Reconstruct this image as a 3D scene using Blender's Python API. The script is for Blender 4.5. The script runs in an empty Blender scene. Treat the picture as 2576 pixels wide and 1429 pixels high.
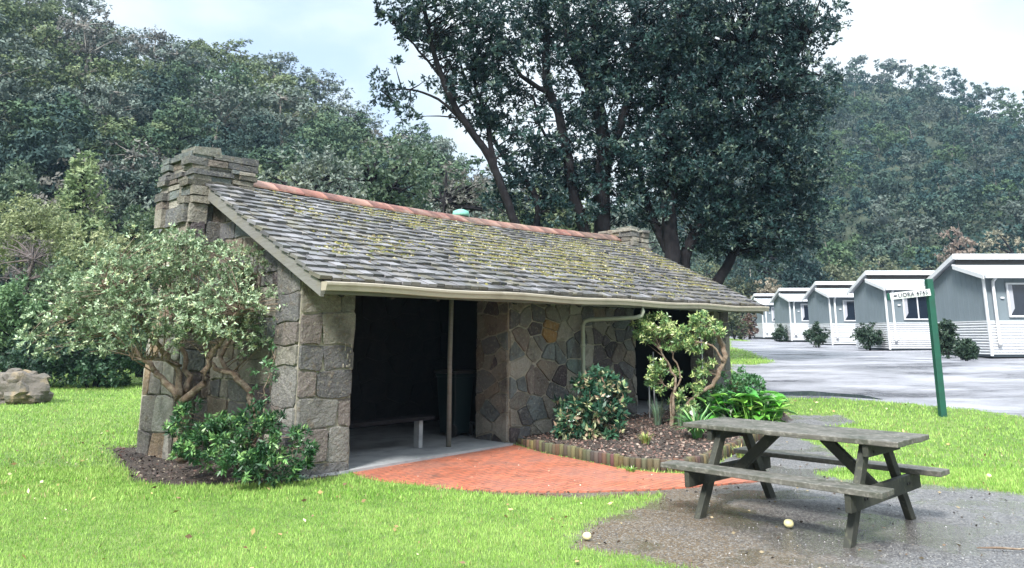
import bpy, math, random
import numpy as np
from mathutils import Vector, Matrix, noise as mnoise
random.seed(7); rng = np.random.default_rng(7)
scene = bpy.context.scene
COL = scene.collection
rad = math.radians

# ---------------------------------------------------------------- camera (cropped phone photo: pitched up, lens shift)
F = 1935.0; PCX, PCY = 1288.0, 463.0; PITCH = math.atan(382 / F); SP, CP = math.sin(PITCH), math.cos(PITCH); EYE = 1.6
cam_d = bpy.data.cameras.new('camera'); cam = bpy.data.objects.new('camera', cam_d); COL.objects.link(cam)
cam.location = (0, 0, EYE); cam.rotation_euler = (rad(90) + PITCH, 0, 0)
cam_d.sensor_width = 36; cam_d.lens = F / 2576 * 36; cam_d.shift_y = -(714.5 - PCY) / 2576
cam_d.clip_start = 0.05; cam_d.clip_end = 2000
scene.camera = cam
scene.view_settings.view_transform = 'Standard'; scene.view_settings.look = 'None'
scene.view_settings.exposure = 1.36; scene.view_settings.gamma = 1.0
scene.cycles.max_bounces = 6; scene.cycles.transparent_max_bounces = 4; scene.cycles.volume_bounces = 0
scene.cycles.diffuse_bounces = 3; scene.cycles.use_denoising = True

# ---------------------------------------------------------------- world: sky texture under a bright broken cloud layer
SUN_EL, SUN_AZ = rad(46), rad(-158)       # azimuth from +Y towards +X
W = bpy.data.worlds.new('World'); scene.world = W; W.use_nodes = True
nt = W.node_tree; nt.nodes.clear()
def nd(t, typ, **kw):
    n = t.nodes.new(typ)
    for k, v in kw.items():
        if k.startswith('i_'): n.inputs[k[2:].replace('_', ' ')].default_value = v
        else: setattr(n, k, v)
    return n
out = nd(nt, 'ShaderNodeOutputWorld'); bg = nd(nt, 'ShaderNodeBackground')
sky = nd(nt, 'ShaderNodeTexSky', sky_type='NISHITA', sun_disc=False, sun_elevation=SUN_EL, sun_rotation=SUN_AZ)
sks = nd(nt, 'ShaderNodeVectorMath', operation='SCALE'); sks.inputs['Scale'].default_value = 0.11
nt.links.new(sky.outputs[0], sks.inputs[0])
tc = nd(nt, 'ShaderNodeTexCoord'); mp = nd(nt, 'ShaderNodeMapping'); mp.inputs['Scale'].default_value = (1.0, 1.0, 2.2); mp.inputs['Location'].default_value = (0.35, 0.1, 0.3)
nt.links.new(tc.outputs['Generated'], mp.inputs[0])
n1 = nd(nt, 'ShaderNodeTexNoise'); n1.inputs['Scale'].default_value = 2.6; n1.inputs['Detail'].default_value = 7; n1.inputs['Roughness'].default_value = .52; n1.inputs['Distortion'].default_value = .3
nt.links.new(mp.outputs[0], n1.inputs['Vector'])
cr = nd(nt, 'ShaderNodeValToRGB'); nt.links.new(n1.outputs[0], cr.inputs[0])
cr.color_ramp.elements[0].position = .34; cr.color_ramp.elements[0].color = (.30, .37, .46, 1)
cr.color_ramp.elements[1].position = .60; cr.color_ramp.elements[1].color = (.46, .49, .51, 1)
e = cr.color_ramp.elements.new(.47); e.color = (.38, .43, .47, 1)
mask = nd(nt, 'ShaderNodeMapRange'); mask.inputs['From Min'].default_value = .30; mask.inputs['From Max'].default_value = .44
mask.inputs['To Min'].default_value = .72; mask.inputs['To Max'].default_value = 1.0
nt.links.new(n1.outputs[0], mask.inputs[0])
sep = nd(nt, 'ShaderNodeSeparateXYZ'); nt.links.new(tc.outputs['Generated'], sep.inputs[0])
grad = nd(nt, 'ShaderNodeMapRange'); grad.inputs['From Min'].default_value = .42; grad.inputs['From Max'].default_value = .95
grad.inputs['To Min'].default_value = 1.0; grad.inputs['To Max'].default_value = 3.2
nt.links.new(sep.outputs['Z'], grad.inputs[0])
cl = nd(nt, 'ShaderNodeVectorMath', operation='SCALE'); nt.links.new(cr.outputs[0], cl.inputs[0]); nt.links.new(grad.outputs[0], cl.inputs['Scale'])
mx = nd(nt, 'ShaderNodeMix', data_type='RGBA'); nt.links.new(mask.outputs[0], mx.inputs['Factor'])
nt.links.new(sks.outputs[0], mx.inputs['A']); nt.links.new(cl.outputs[0], mx.inputs['B'])
nt.links.new(mx.outputs['Result'], bg.inputs[0]); bg.inputs[1].default_value = 1.0
nt.links.new(bg.outputs[0], out.inputs[0])
sl = bpy.data.lights.new('sun', 'SUN'); sl.energy = 3.0; sl.angle = rad(11); sl.color = (1.0, .97, .92)
sun = bpy.data.objects.new('sun', sl); COL.objects.link(sun)
sd = Vector((math.sin(SUN_AZ) * math.cos(SUN_EL), math.cos(SUN_AZ) * math.cos(SUN_EL), math.sin(SUN_EL)))
sun.rotation_euler = sd.to_track_quat('Z', 'Y').to_euler(); sun.location = sd * 50

# ---------------------------------------------------------------- projection helpers, used to read positions off the photograph
def smooth(e0, e1, x):
    t = np.clip((np.asarray(x, float) - e0) / (e1 - e0), 0, 1); return t * t * (3 - 2 * t)
def ground_z(x, y):
    x = np.asarray(x, float); y = np.asarray(y, float)
    z = .9 * smooth(11, 26, y + .1 * np.clip(x, 0, 20)) * smooth(-4, 6, x) + .013 * np.clip(y - 26, 0, 60) * smooth(-4, 6, x)
    z = z + .03 * np.sin(x * .9 + 1) * np.sin(y * .7) * smooth(6.5, 9, np.abs(x - 1) + .0 * y) + .25 * smooth(12, 30, y) * smooth(-4, -14, x)
    return z
def gz(x, y): return float(ground_z(x, y))
def ray(u, v):
    x = (u - PCX) / F; z = -(v - PCY) / F
    return x, CP - z * SP, SP + z * CP
def AT(u, v, Y):
    r = ray(u, v); t = Y / r[1]; return Vector((r[0] * t, Y, EYE + r[2] * t))
def G(u, v):
    r = ray(u, v); lo, hi = .5, 160.0
    t = lo
    while t < hi:
        if EYE + r[2] * t < gz(r[0] * t, r[1] * t): break
        t *= 1.01
    a, b = t / 1.01, t
    for _ in range(20):
        m = (a + b) / 2
        if EYE + r[2] * m < gz(r[0] * m, r[1] * m): b = m
        else: a = m
    return Vector((r[0] * b, r[1] * b, gz(r[0] * b, r[1] * b)))
# building frame: a along the front, b towards the back
BO = (-2.47, 9.08); D1 = (.690, .724); D2 = (-.724, .690)
def B(a, b, z=0.0): return Vector((BO[0] + a * D1[0] + b * D2[0], BO[1] + a * D1[1] + b * D2[1], z))

# ---------------------------------------------------------------- object helpers
def tag(o, label=None, cat=None, group=None, kind=None):
    if label: o['label'] = label
    if cat: o['category'] = cat
    if group: o['group'] = group
    if kind: o['kind'] = kind
    return o
def empty(name, loc, label, cat, group=None, rz=0):
    o = bpy.data.objects.new(name, None); COL.objects.link(o); o.location = loc; o.rotation_euler = (0, 0, rz)
    o.empty_display_size = .2
    return tag(o, label, cat, group)
def link(name, me, mats, parent=None, loc=None):
    for m in (mats if isinstance(mats, (list, tuple)) else [mats]): me.materials.append(m)
    o = bpy.data.objects.new(name, me); COL.objects.link(o)
    if parent is not None: o.parent = parent
    if loc is not None: o.location = loc
    return o
def copy_tree(o, parent=None):
    c = o.copy(); COL.objects.link(c); c.parent = parent
    for ch in list(o.children): copy_tree(ch, c)
    return c
class MB:
    def __init__(s): s.v = []; s.f = []; s.c = []; s.m = []; s.s = []
    def face(s, idx, col=(.5, .5, .5), m=0, sm=False): s.f.append(tuple(idx)); s.c.append(col); s.m.append(m); s.s.append(sm)
    def box(s, o, ex, ey, ez, col=(.5, .5, .5), m=0, jit=0.0):
        o, ex, ey, ez = Vector(o), Vector(ex), Vector(ey), Vector(ez); k = len(s.v)
        for p in (o, o + ex, o + ex + ey, o + ey, o + ez, o + ex + ez, o + ex + ey + ez, o + ey + ez):
            if jit: p = p + Vector((random.uniform(-jit, jit), random.uniform(-jit, jit), random.uniform(-jit, jit)))
            s.v.append(p)
        fl = ((0, 3, 2, 1), (4, 5, 6, 7), (0, 1, 5, 4), (1, 2, 6, 5), (2, 3, 7, 6), (3, 0, 4, 7))
        if ex.cross(ey).dot(ez) < 0: fl = [tuple(reversed(q)) for q in fl]
        for q in fl: s.face([k + i for i in q], col, m)
    def beam(s, p, q, w, h, up=(0, 0, 1), col=(.5, .5, .5), m=0):
        p, q = Vector(p), Vector(q); d = (q - p); dn = d.normalized(); side = dn.cross(Vector(up)).normalized(); u = side.cross(dn)
        s.box(p - side * w / 2 - u * h / 2, d, side * w, u * h, col, m)
    def tube(s, pts, rr, seg=8, col=(.5, .5, .5), m=0, cap=True, wob=0.0):
        pts = [Vector(p) for p in pts]; n = len(pts); k0 = len(s.v)
        ref = Vector((0, 0, 1)) if abs((pts[-1] - pts[0]).normalized().z) < .9 else Vector((1, 0, 0))
        for i, p in enumerate(pts):
            t = (pts[min(i + 1, n - 1)] - pts[max(i - 1, 0)]).normalized()
            a = t.cross(ref).normalized(); b = t.cross(a)
            r = rr[i] if isinstance(rr, (list, tuple)) else rr
            for j in range(seg):
                th = 2 * math.pi * j / seg; rj = r * (1 + random.uniform(-wob, wob))
                s.v.append(p + a * math.cos(th) * rj + b * math.sin(th) * rj)
        for i in range(n - 1):
            for j in range(seg):
                j2 = (j + 1) % seg
                s.face((k0 + i * seg + j, k0 + i * seg + j2, k0 + (i + 1) * seg + j2, k0 + (i + 1) * seg + j), col, m, True)
        if cap:
            s.face([k0 + j for j in reversed(range(seg))], col, m); s.face([k0 + (n - 1) * seg + j for j in range(seg)], col, m)
    def mesh(s, name):
        me = bpy.data.meshes.new(name); me.from_pydata([tuple(p) for p in s.v], [], s.f)
        me.polygons.foreach_set('material_index', s.m); me.polygons.foreach_set('use_smooth', s.s)
        at = me.attributes.new('tint', 'FLOAT_COLOR', 'FACE')
        at.data.foreach_set('color', np.array([(c[0], c[1], c[2], 1) for c in s.c], dtype=np.float32).ravel())
        me.update(); return me
    def build(s, name, mats, parent=None, loc=None, bevel=0):
        if parent is not None and loc is None:  # world coordinates given: make them local to the parent
            inv = Matrix.LocRotScale(parent.location, parent.rotation_euler, parent.scale).inverted() if parent.parent is None else (Matrix.LocRotScale(parent.parent.location, parent.parent.rotation_euler, parent.parent.scale)).inverted()
            s.v = [inv @ Vector(p) for p in s.v]
        o = link(name, s.mesh(name), mats, parent, loc if loc is not None else None)
        if bevel:
            b = o.modifiers.new('bevel', 'BEVEL'); b.width = bevel; b.segments = 2; b.limit_method = 'ANGLE'
        return o
def np_mesh(name, V, quads, tint, nsides=4, smooth_=False):
    """V (n,3), quads (m,nsides) -> mesh with a face colour attribute"""
    me = bpy.data.meshes.new(name); m = len(quads)
    me.vertices.add(len(V)); me.vertices.foreach_set('co', V.astype(np.float32).ravel())
    me.loops.add(m * nsides); me.loops.foreach_set('vertex_index', quads.astype(np.int32).ravel())
    me.polygons.add(m); me.polygons.foreach_set('loop_start', np.arange(0, m * nsides, nsides, dtype=np.int32))
    try: me.polygons.foreach_set('loop_total', np.full(m, nsides, dtype=np.int32))
    except Exception: pass
    at = me.attributes.new('tint', 'FLOAT_COLOR', 'FACE')
    at.data.foreach_set('color', np.hstack([tint, np.ones((m, 1))]).astype(np.float32).ravel())
    if smooth_: me.polygons.foreach_set('use_smooth', np.ones(m, dtype=bool))
    me.update(calc_edges=True); me.validate(); return me
def unit(a): return a / (np.linalg.norm(a, axis=1, keepdims=True) + 1e-9)
def leaf_geo(P, D, L, Wd, cup=.25, Nn=None):
    """rhombic leaves, folded a little along the rib: P base, D direction, L length, Wd width"""
    n = len(P); D = unit(D)
    if Nn is not None: D = unit(D - .8 * (D * Nn).sum(1, keepdims=True) * Nn)
    r = unit(rng.normal(size=(n, 3))) if Nn is None else Nn
    S = unit(np.cross(D, r)); N = np.cross(S, D)
    L = np.broadcast_to(np.asarray(L, float), (n,))[:, None]; Wd = np.broadcast_to(np.asarray(Wd, float), (n,))[:, None]
    mid = P + D * L * .45
    V = np.stack([P, mid + S * Wd / 2 + N * Wd * cup, P + D * L, mid - S * Wd / 2 + N * Wd * cup], 1).reshape(-1, 3)
    return V, np.arange(4 * n).reshape(n, 4)

# ---------------------------------------------------------------- materials
def mat(name, col=(.5, .5, .5), rough=.7, tint=False, noise=(), bump=None, spec=.5, metal=0, trans=0, tinthsv=None):
    """noise: list of (scale, amount, colour2, lo, hi) layered mixes; bump: (scale, strength, dist)"""
    m = bpy.data.materials.new(name); m.use_nodes = True; t = m.node_tree; t.nodes.clear()
    o = nd(t, 'ShaderNodeOutputMaterial'); p = nd(t, 'ShaderNodeBsdfPrincipled')
    p.inputs['Roughness'].default_value = rough; p.inputs['Metallic'].default_value = metal
    p.inputs['Specular IOR Level'].default_value = spec
    tcn = nd(t, 'ShaderNodeTexCoord')
    if tint:
        a = nd(t, 'ShaderNodeAttribute', attribute_name='tint'); cur = a.outputs['Color']
    else:
        a = nd(t, 'ShaderNodeRGB'); a.outputs[0].default_value = (*col, 1); cur = a.outputs[0]
    for (sc, c2, lo, hi, amt) in noise:
        if isinstance(sc, tuple):
            mpn = nd(t, 'ShaderNodeMapping'); mpn.inputs['Scale'].default_value = sc; t.links.new(tcn.outputs['Object'], mpn.inputs[0]); src = mpn.outputs[0]; s_ = 1.0
        else: src = tcn.outputs['Object']; s_ = sc
        nn = nd(t, 'ShaderNodeTexNoise'); nn.inputs['Scale'].default_value = s_; nn.inputs['Detail'].default_value = 6; nn.inputs['Roughness'].default_value = .6
        t.links.new(src, nn.inputs['Vector'])
        mr = nd(t, 'ShaderNodeMapRange'); mr.inputs['From Min'].default_value = lo; mr.inputs['From Max'].default_value = hi; mr.inputs['To Max'].default_value = amt
        t.links.new(nn.outputs[0], mr.inputs[0])
        mxn = nd(t, 'ShaderNodeMix', data_type='RGBA')
        t.links.new(mr.outputs[0], mxn.inputs['Factor']); t.links.new(cur, mxn.inputs['A'])
        if c2 is None:  # lighten/darken by multiply
            pass
        mxn.inputs['B'].default_value = (*c2, 1)
        cur = mxn.outputs['Result']
    t.links.new(cur, p.inputs['Base Color'])
    if bump:
        if isinstance(bump[0], tuple):
            mpn = nd(t, 'ShaderNodeMapping'); mpn.inputs['Scale'].default_value = bump[0]; t.links.new(tcn.outputs['Object'], mpn.inputs[0]); src = mpn.outputs[0]; s_ = 1.0
        else: src = tcn.outputs['Object']; s_ = bump[0]
        bn = nd(t, 'ShaderNodeTexNoise'); bn.inputs['Scale'].default_value = s_; bn.inputs['Detail'].default_value = 8; bn.inputs['Roughness'].default_value = .65
        t.links.new(src, bn.inputs['Vector'])
        bu = nd(t, 'ShaderNodeBump'); bu.inputs['Strength'].default_value = bump[1]; bu.inputs['Distance'].default_value = bump[2]
        t.links.new(bn.outputs[0], bu.inputs['Height']); t.links.new(bu.outputs[0], p.inputs['Normal'])
    if trans:
        tr = nd(t, 'ShaderNodeBsdfTranslucent'); t.links.new(cur, tr.inputs[0]); ms = nd(t, 'ShaderNodeMixShader'); ms.inputs[0].default_value = trans
        t.links.new(p.outputs[0], ms.inputs[1]); t.links.new(tr.outputs[0], ms.inputs[2]); t.links.new(ms.outputs[0], o.inputs[0])
    else: t.links.new(p.outputs[0], o.inputs[0])
    return m
M = {}
M['leaf'] = mat('leaf', tint=True, rough=.5, spec=.35, trans=.22)
M['leaf_far'] = mat('leaf_far', tint=True, rough=.8, spec=.15)
M['glossleaf'] = mat('glossleaf', tint=True, rough=.34, spec=.5, trans=.15)
M['bark'] = mat('bark', (.013, .012, .014), .95, spec=.1, noise=[(6, (.03, .028, .03), .45, .75, .8)], bump=((22, 22, 4), .7, .03))
M['palebark'] = mat('palebark', (.19, .18, .16), .85, noise=[(9, (.12, .09, .07), .45, .65, .8)], bump=(30, .5, .01))
M['shrubbark'] = mat('shrubbark', (.16, .11, .075), .9, noise=[(14, (.30, .25, .19), .45, .65, .9), (40, (.05, .035, .03), .5, .7, .7)], bump=(40, .8, .015))
M['stone'] = mat('stone', tint=True, rough=.85, spec=.3, noise=[(4, (.055, .05, .045), .48, .7, .6), (24, (.36, .34, .28), .54, .70, .55), (11, (.16, .11, .06), .56, .72, .5), (75, (.04, .038, .035), .55, .7, .5)], bump=(22, 1.0, .05))
M['shadedstone'] = mat('shadedstone', (.014, .014, .015), .95, noise=[(5, (.022, .022, .022), .45, .7, .8)], bump=(20, .6, .02))  # rear wall stone with the shade of the interior put into its colour
M['mortar'] = mat('mortar', (.33, .30, .24), .95, noise=[(8, (.15, .14, .11), .45, .7, .8)], bump=(60, .6, .01))
M['darkmortar'] = mat('darkmortar', (.02, .02, .02), .95, noise=[(8, (.012, .012, .012), .45, .7, .8)], bump=(60, .6, .01))  # near-black: shade of the shelter interior put into the mortar colour
M['shingle'] = mat('shingle', tint=True, rough=.52, spec=.5, noise=[((60, 60, 60), (.07, .068, .075), .5, .8, .5), (2.2, (.14, .14, .09), .55, .75, .5)], bump=((70, 70, 70), .4, .01))
M['tile'] = mat('ridge_terracotta', tint=True, rough=.7, noise=[(2.1, (.34, .25, .20), .5, .64, .75), (9, (.44, .22, .15), .5, .7, .6), (5, (.10, .055, .045), .54, .7, .7)], bump=(40, .3, .01))
M['oldwood'] = mat('oldwood', (.165, .16, .15), .8, noise=[((3, 3, 40), (.11, .105, .09), .45, .7, .7), (5, (.17, .15, .09), .5, .75, .5)], bump=((8, 8, 60), .4, .01))
M['darkwood'] = mat('darkwood', (.015, .014, .014), .8)  # near-black: shade below the shelter roof put into the wood colour
M['gutter'] = mat('gutter_cream', (.34, .30, .235), .45, noise=[(3, (.22, .19, .14), .5, .75, .7), (22, (.48, .45, .40), .6, .75, .5)], bump=(5, .1, .01))
M['pipe'] = mat('pipe_green_grey', (.30, .33, .25), .5, noise=[(8, (.20, .20, .15), .5, .75, .6)])
M['concrete'] = mat('concrete', (.30, .31, .32), .75, noise=[(3, (.17, .18, .19), .45, .65, .8), (40, (.40, .40, .39), .55, .75, .5)], bump=(50, .3, .01))
M['moss'] = mat('moss', tint=True, rough=.95, spec=.1)
M['verdigris'] = mat('verdigris', (.16, .42, .33), .6, noise=[(10, (.25, .50, .42), .45, .7, .8)])
M['greenpaint'] = mat('greenpaint', (.008, .075, .05), .5, noise=[(6, (.015, .05, .04), .45, .7, .7)], bump=(30, .2, .01))
M['whitepaint'] = mat('whitepaint', (.62, .63, .65), .45, noise=[(2, (.50, .52, .55), .45, .7, .6)])
M['roofwhite'] = mat('roofwhite', (.72, .74, .78), .4, noise=[((.6, 6, 6), (.60, .63, .68), .45, .7, .5)])
M['greyclad'] = mat('greyclad', (.155, .19, .215), .7, noise=[(1.2, (.13, .165, .185), .4, .7, .8)])
M['glass'] = mat('darkglass', (.012, .018, .03), .07, spec=.8)
M['curtain'] = mat('curtain', (.35, .36, .40), .9)
M['letter'] = mat('lettering_black', (.03, .03, .05), .6)
M['binplastic'] = mat('binplastic', (.010, .019, .020), .35)
M['blackrubber'] = mat('blackrubber', (.02, .02, .02), .7)
M['tablewood'] = mat('tablewood', (.105, .098, .085), .55, noise=[(5, (.04, .045, .03), .42, .62, .85), (28, (.24, .225, .20), .50, .68, .65), ((3, 3, 40), (.04, .04, .03), .5, .7, .5)], bump=((30, 30, 30), .4, .01))
M['legwood'] = mat('legwood', (.032, .033, .024), .75, noise=[(7, (.012, .016, .012), .42, .65, .8), (20, (.10, .10, .065), .55, .72, .6)], bump=(30, .4, .01))
M['fruit'] = mat('pale_fruit', (.72, .66, .36), .5, noise=[(12, (.55, .46, .20), .5, .7, .6)])
M['logwood'] = mat('logwood', tint=True, rough=.85, noise=[((30, 30, 5), (.05, .04, .025), .5, .7, .6)], bump=((40, 40, 6), .6, .01))
M['rock'] = mat('boulder_rock', (.12, .105, .09), .9, noise=[(1.6, (.13, .12, .10), .45, .6, .8), (3, (.26, .20, .12), .5, .65, .8)], bump=(8, .9, .06))
M['chip'] = mat('chip', tint=True, rough=.8)
M['white'] = mat('petal', (.85, .85, .80), .5, trans=.2)
M['twig'] = mat('twig', (.10, .08, .075), .9)

# ================================================================ GROUND
def gpoly(pts): return np.array([(G(u, v).x, G(u, v).y) for u, v in pts])
def sdist(px, py, poly):
    """signed distance to a polygon, positive inside"""
    n = len(poly); dmin = np.full(px.shape, 1e9); ins = np.zeros(px.shape, bool)
    for i in range(n):
        x1, y1 = poly[i]; x2, y2 = poly[(i + 1) % n]; dx, dy = x2 - x1, y2 - y1
        t = np.clip(((px - x1) * dx + (py - y1) * dy) / (dx * dx + dy * dy + 1e-12), 0, 1)
        dmin = np.minimum(dmin, np.hypot(px - x1 - t * dx, py - y1 - t * dy))
        c = ((y1 > py) != (y2 > py)) & (px < (x2 - x1) * (py - y1) / (y2 - y1 + 1e-12) + x1); ins ^= c
    return np.where(ins, dmin, -dmin)
P_PATCH = gpoly([(1080, 1229), (1250, 1246), (1450, 1254), (1660, 1246), (1600, 1275), (1520, 1300), (1430, 1352), (1440, 1378), (1600, 1402), (1760, 1440), (1850, 1560), (2900, 1560), (2750, 1262), (2450, 1228), (2240, 1212), (2120, 1205), (2060, 1192), (2150, 1172), (2090, 1130), (2020, 1105), (2080, 1075), (2150, 1062), (2120, 1045), (1990, 1045), (1900, 1080), (1780, 1185), (1700, 1200), (1300, 1200)])
nearE = [(1838, 930), (1880, 975), (1935, 1000), (2100, 1002), (2300, 1017), (2450, 1030), (2576, 1050), (2700, 1075)]
P_ROAD = np.vstack([gpoly(nearE), [(24, 8), (70, 8), (70, 95), (23, 95)], gpoly([(1895, 858), (1838, 856)])])
P_ISLE = gpoly([(1700, 870), (1838, 872), (1885, 884), (1945, 912), (1900, 918), (1838, 916), (1700, 915)])
ga = lambda a, b: (B(a, b).x, B(a, b).y)
P_BEDL = np.vstack([gpoly([(270, 1122), (300, 1165), (335, 1212), (430, 1222), (560, 1221), (745, 1216), (860, 1200)]), [ga(.8, .1), ga(.3, 3.9), ga(-.6, 4.3)]])
EDGE = [G(u, v) for u, v in ((1296, 1112), (1340, 1130), (1375, 1140), (1430, 1150), (1495, 1163), (1567, 1178), (1664, 1188), (1720, 1187), (1775, 1172), (1840, 1142), (1905, 1105), (1960, 1075), (1995, 1055))]
P_BEDR = np.vstack([[(p.x, p.y) for p in EDGE], [ga(11.2, .3), ga(10.4, .33), ga(4.0, .36)]])
P_SLAB = np.array([ga(.6, -.02), ga(3.78, .22), ga(10.3, .22), ga(10.3, 3.6), ga(0, 3.6), ga(0, .2)])
def axis(lo, hi, s, far_lo, far_hi):
    a = list(np.arange(lo, hi + 1e-6, s)); st = s
    while a[-1] < far_hi: st *= 1.16; a.append(a[-1] + st)
    st = s; b = [lo]
    while b[-1] > far_lo: st *= 1.16; b.append(b[-1] - st)
    return np.array(b[:0:-1] + a)
xs = axis(-8, 11, .1, -350, 380); ys = axis(2.4, 21, .1, -30, 420)
GX, GY = np.meshgrid(xs, ys); nx, ny = len(xs), len(ys)
s_patch = sdist(GX, GY, P_PATCH); s_road = np.minimum(sdist(GX, GY, P_ROAD), -sdist(GX, GY, P_ISLE)); s_bl = sdist(GX, GY, P_BEDL); s_br = sdist(GX, GY, P_BEDR)
GZ = ground_z(GX, GY)
GZ = GZ + .10 * smooth(0, .12, s_br) + .03 * smooth(0, .4, s_bl) - .010 * smooth(-.1, .3, s_patch) - .03 * smooth(0, .8, s_road)
_ib = sdist(GX, GY, np.array([ga(.3, .45), ga(3.9, .45), ga(10.15, .5), ga(10.15, 3.55), ga(.3, 3.55)])); GZ = GZ - .35 * smooth(0, .12, _ib)
def ramp(s, w): return np.clip(s / w * .5 + .5, 0, 1)
gm = bpy.data.materials.new('ground'); gm.use_nodes = True; t = gm.node_tree; t.nodes.clear()
def N(typ, **k): return nd(t, typ, **k)
def noise_n(scale, detail=6, rough=.6, vec=None):
    n = N('ShaderNodeTexNoise'); n.inputs['Scale'].default_value = scale; n.inputs['Detail'].default_value = detail; n.inputs['Roughness'].default_value = rough
    t.links.new(vec or gtc.outputs['Object'], n.inputs['Vector']); return n
def mrange(src, a, b, c=0, d=1):
    n = N('ShaderNodeMapRange'); n.inputs['From Min'].default_value = a; n.inputs['From Max'].default_value = b; n.inputs['To Min'].default_value = c; n.inputs['To Max'].default_value = d
    t.links.new(src, n.inputs[0]); return n.outputs[0]
def cmix(f, a, b):
    n = N('ShaderNodeMix', data_type='RGBA')
    for key, val in (('Factor', f), ('A', a), ('B', b)):
        if isinstance(val, (tuple, float)): n.inputs[key].default_value = (*val, 1) if isinstance(val, tuple) else val
        else: t.links.new(val, n.inputs[key])
    return n.outputs['Result']
def math_n(op, a, b):
    n = N('ShaderNodeMath', operation=op)
    for i, val in enumerate((a, b)):
        if isinstance(val, (int, float)): n.inputs[i].default_value = val
        else: t.links.new(val, n.inputs[i])
    return n.outputs[0]
gtc = N('ShaderNodeTexCoord'); go = N('ShaderNodeOutputMaterial'); gp = N('ShaderNodeBsdfPrincipled')
at1 = N('ShaderNodeAttribute', attribute_name='region'); sp1 = N('ShaderNodeSeparateColor'); t.links.new(at1.outputs['Color'], sp1.inputs[0])
edge = noise_n(5.0, 6, .7)
en = mrange(edge.outputs[0], .3, .7, -.22, .22)
def region(sock): return mrange(math_n('ADD', sock, en), .44, .56)
gsep = N('ShaderNodeSeparateXYZ'); t.links.new(gtc.outputs['Object'], gsep.inputs[0])
r_patch, r_soil, r_road = region(sp1.outputs[0]), region(sp1.outputs[1]), region(sp1.outputs[2])
big = noise_n(.55, 4); mid_ = noise_n(6, 5); fine = noise_n(60, 4); fin2 = noise_n(170, 3)
grass = cmix(mrange(big.outputs[0], .35, .65), (.12, .21, .04), (.20, .28, .07)); grass = cmix(mrange(mid_.outputs[0], .45, .7), grass, (.08, .14, .03))
vor = N('ShaderNodeTexVoronoi'); vor.inputs['Scale'].default_value = 85; t.links.new(gtc.outputs['Object'], vor.inputs['Vector'])
vsep = N('ShaderNodeSeparateColor'); t.links.new(vor.outputs['Color'], vsep.inputs[0])
brown = noise_n(.8, 4, .5)
xg = math_n('ADD', gsep.outputs[0], math_n('MULTIPLY', mrange(brown.outputs[0], .3, .7, -1, 1), .8))
grv = cmix(mrange(xg, 1.6, 3.1), (.135, .092, .048), (.15, .15, .158))
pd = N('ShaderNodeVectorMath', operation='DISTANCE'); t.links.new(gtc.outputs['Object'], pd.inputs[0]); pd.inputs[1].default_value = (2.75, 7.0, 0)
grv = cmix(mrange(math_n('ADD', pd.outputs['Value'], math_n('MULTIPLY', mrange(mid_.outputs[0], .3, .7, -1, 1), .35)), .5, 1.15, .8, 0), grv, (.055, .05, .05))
grv = cmix(mrange(vsep.outputs[0], .55, 1.0, 0, .85), grv, (.32, .31, .29)); grv = cmix(mrange(vsep.outputs[1], .62, .9, 0, .85), grv, (.045, .043, .045))
wetn = noise_n(1.1, 4, .55); wet = mrange(wetn.outputs[0], .45, .53)
wetm = math_n('MULTIPLY', wet, r_patch)
grv = cmix(math_n('MULTIPLY', wet, .5), grv, (.075, .068, .06))
soil = cmix(mrange(mid_.outputs[0], .4, .65), (.035, .026, .022), (.065, .048, .038)); soil = cmix(mrange(vsep.outputs[2], .6, 1, 0, .8), soil, (.11, .085, .065))
rmp = N('ShaderNodeMapping'); rmp.inputs['Scale'].default_value = (.30, .85, 1); rmp.inputs['Rotation'].default_value = (0, 0, .15); t.links.new(gtc.outputs['Object'], rmp.inputs[0])
rn = noise_n(1.0, 10, .70, rmp.outputs[0]); rdamp = mrange(rn.outputs[0], .38, .66)
road = cmix(rdamp, (.085, .085, .10), (.50, .50, .55)); road = cmix(mrange(vsep.outputs[0], .7, 1.0, 0, .5), road, (.14, .14, .16))
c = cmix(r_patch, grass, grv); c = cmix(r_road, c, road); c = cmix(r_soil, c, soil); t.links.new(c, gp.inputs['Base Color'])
rr = cmix(r_patch, (.95, .95, .95), (.75, .75, .75)); rr = cmix(wetm, rr, (.13, .13, .13))
rrr = cmix(rdamp, (.24, .24, .24), (.6, .6, .6)); rr = cmix(r_road, rr, rrr); rr = cmix(r_soil, rr, (.9, .9, .9)); t.links.new(rr, gp.inputs['Roughness'])
bh = math_n('ADD', math_n('MULTIPLY', fine.outputs[0], 1.0), math_n('MULTIPLY', vor.outputs['Distance'], .8))
bu = N('ShaderNodeBump'); bu.inputs['Distance'].default_value = .02; t.links.new(bh, bu.inputs['Height'])
t.links.new(mrange(wetm, 0, 1, 1.0, .22), bu.inputs['Strength']); t.links.new(bu.outputs[0], gp.inputs['Normal'])
t.links.new(gp.outputs[0], go.inputs[0])

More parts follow.
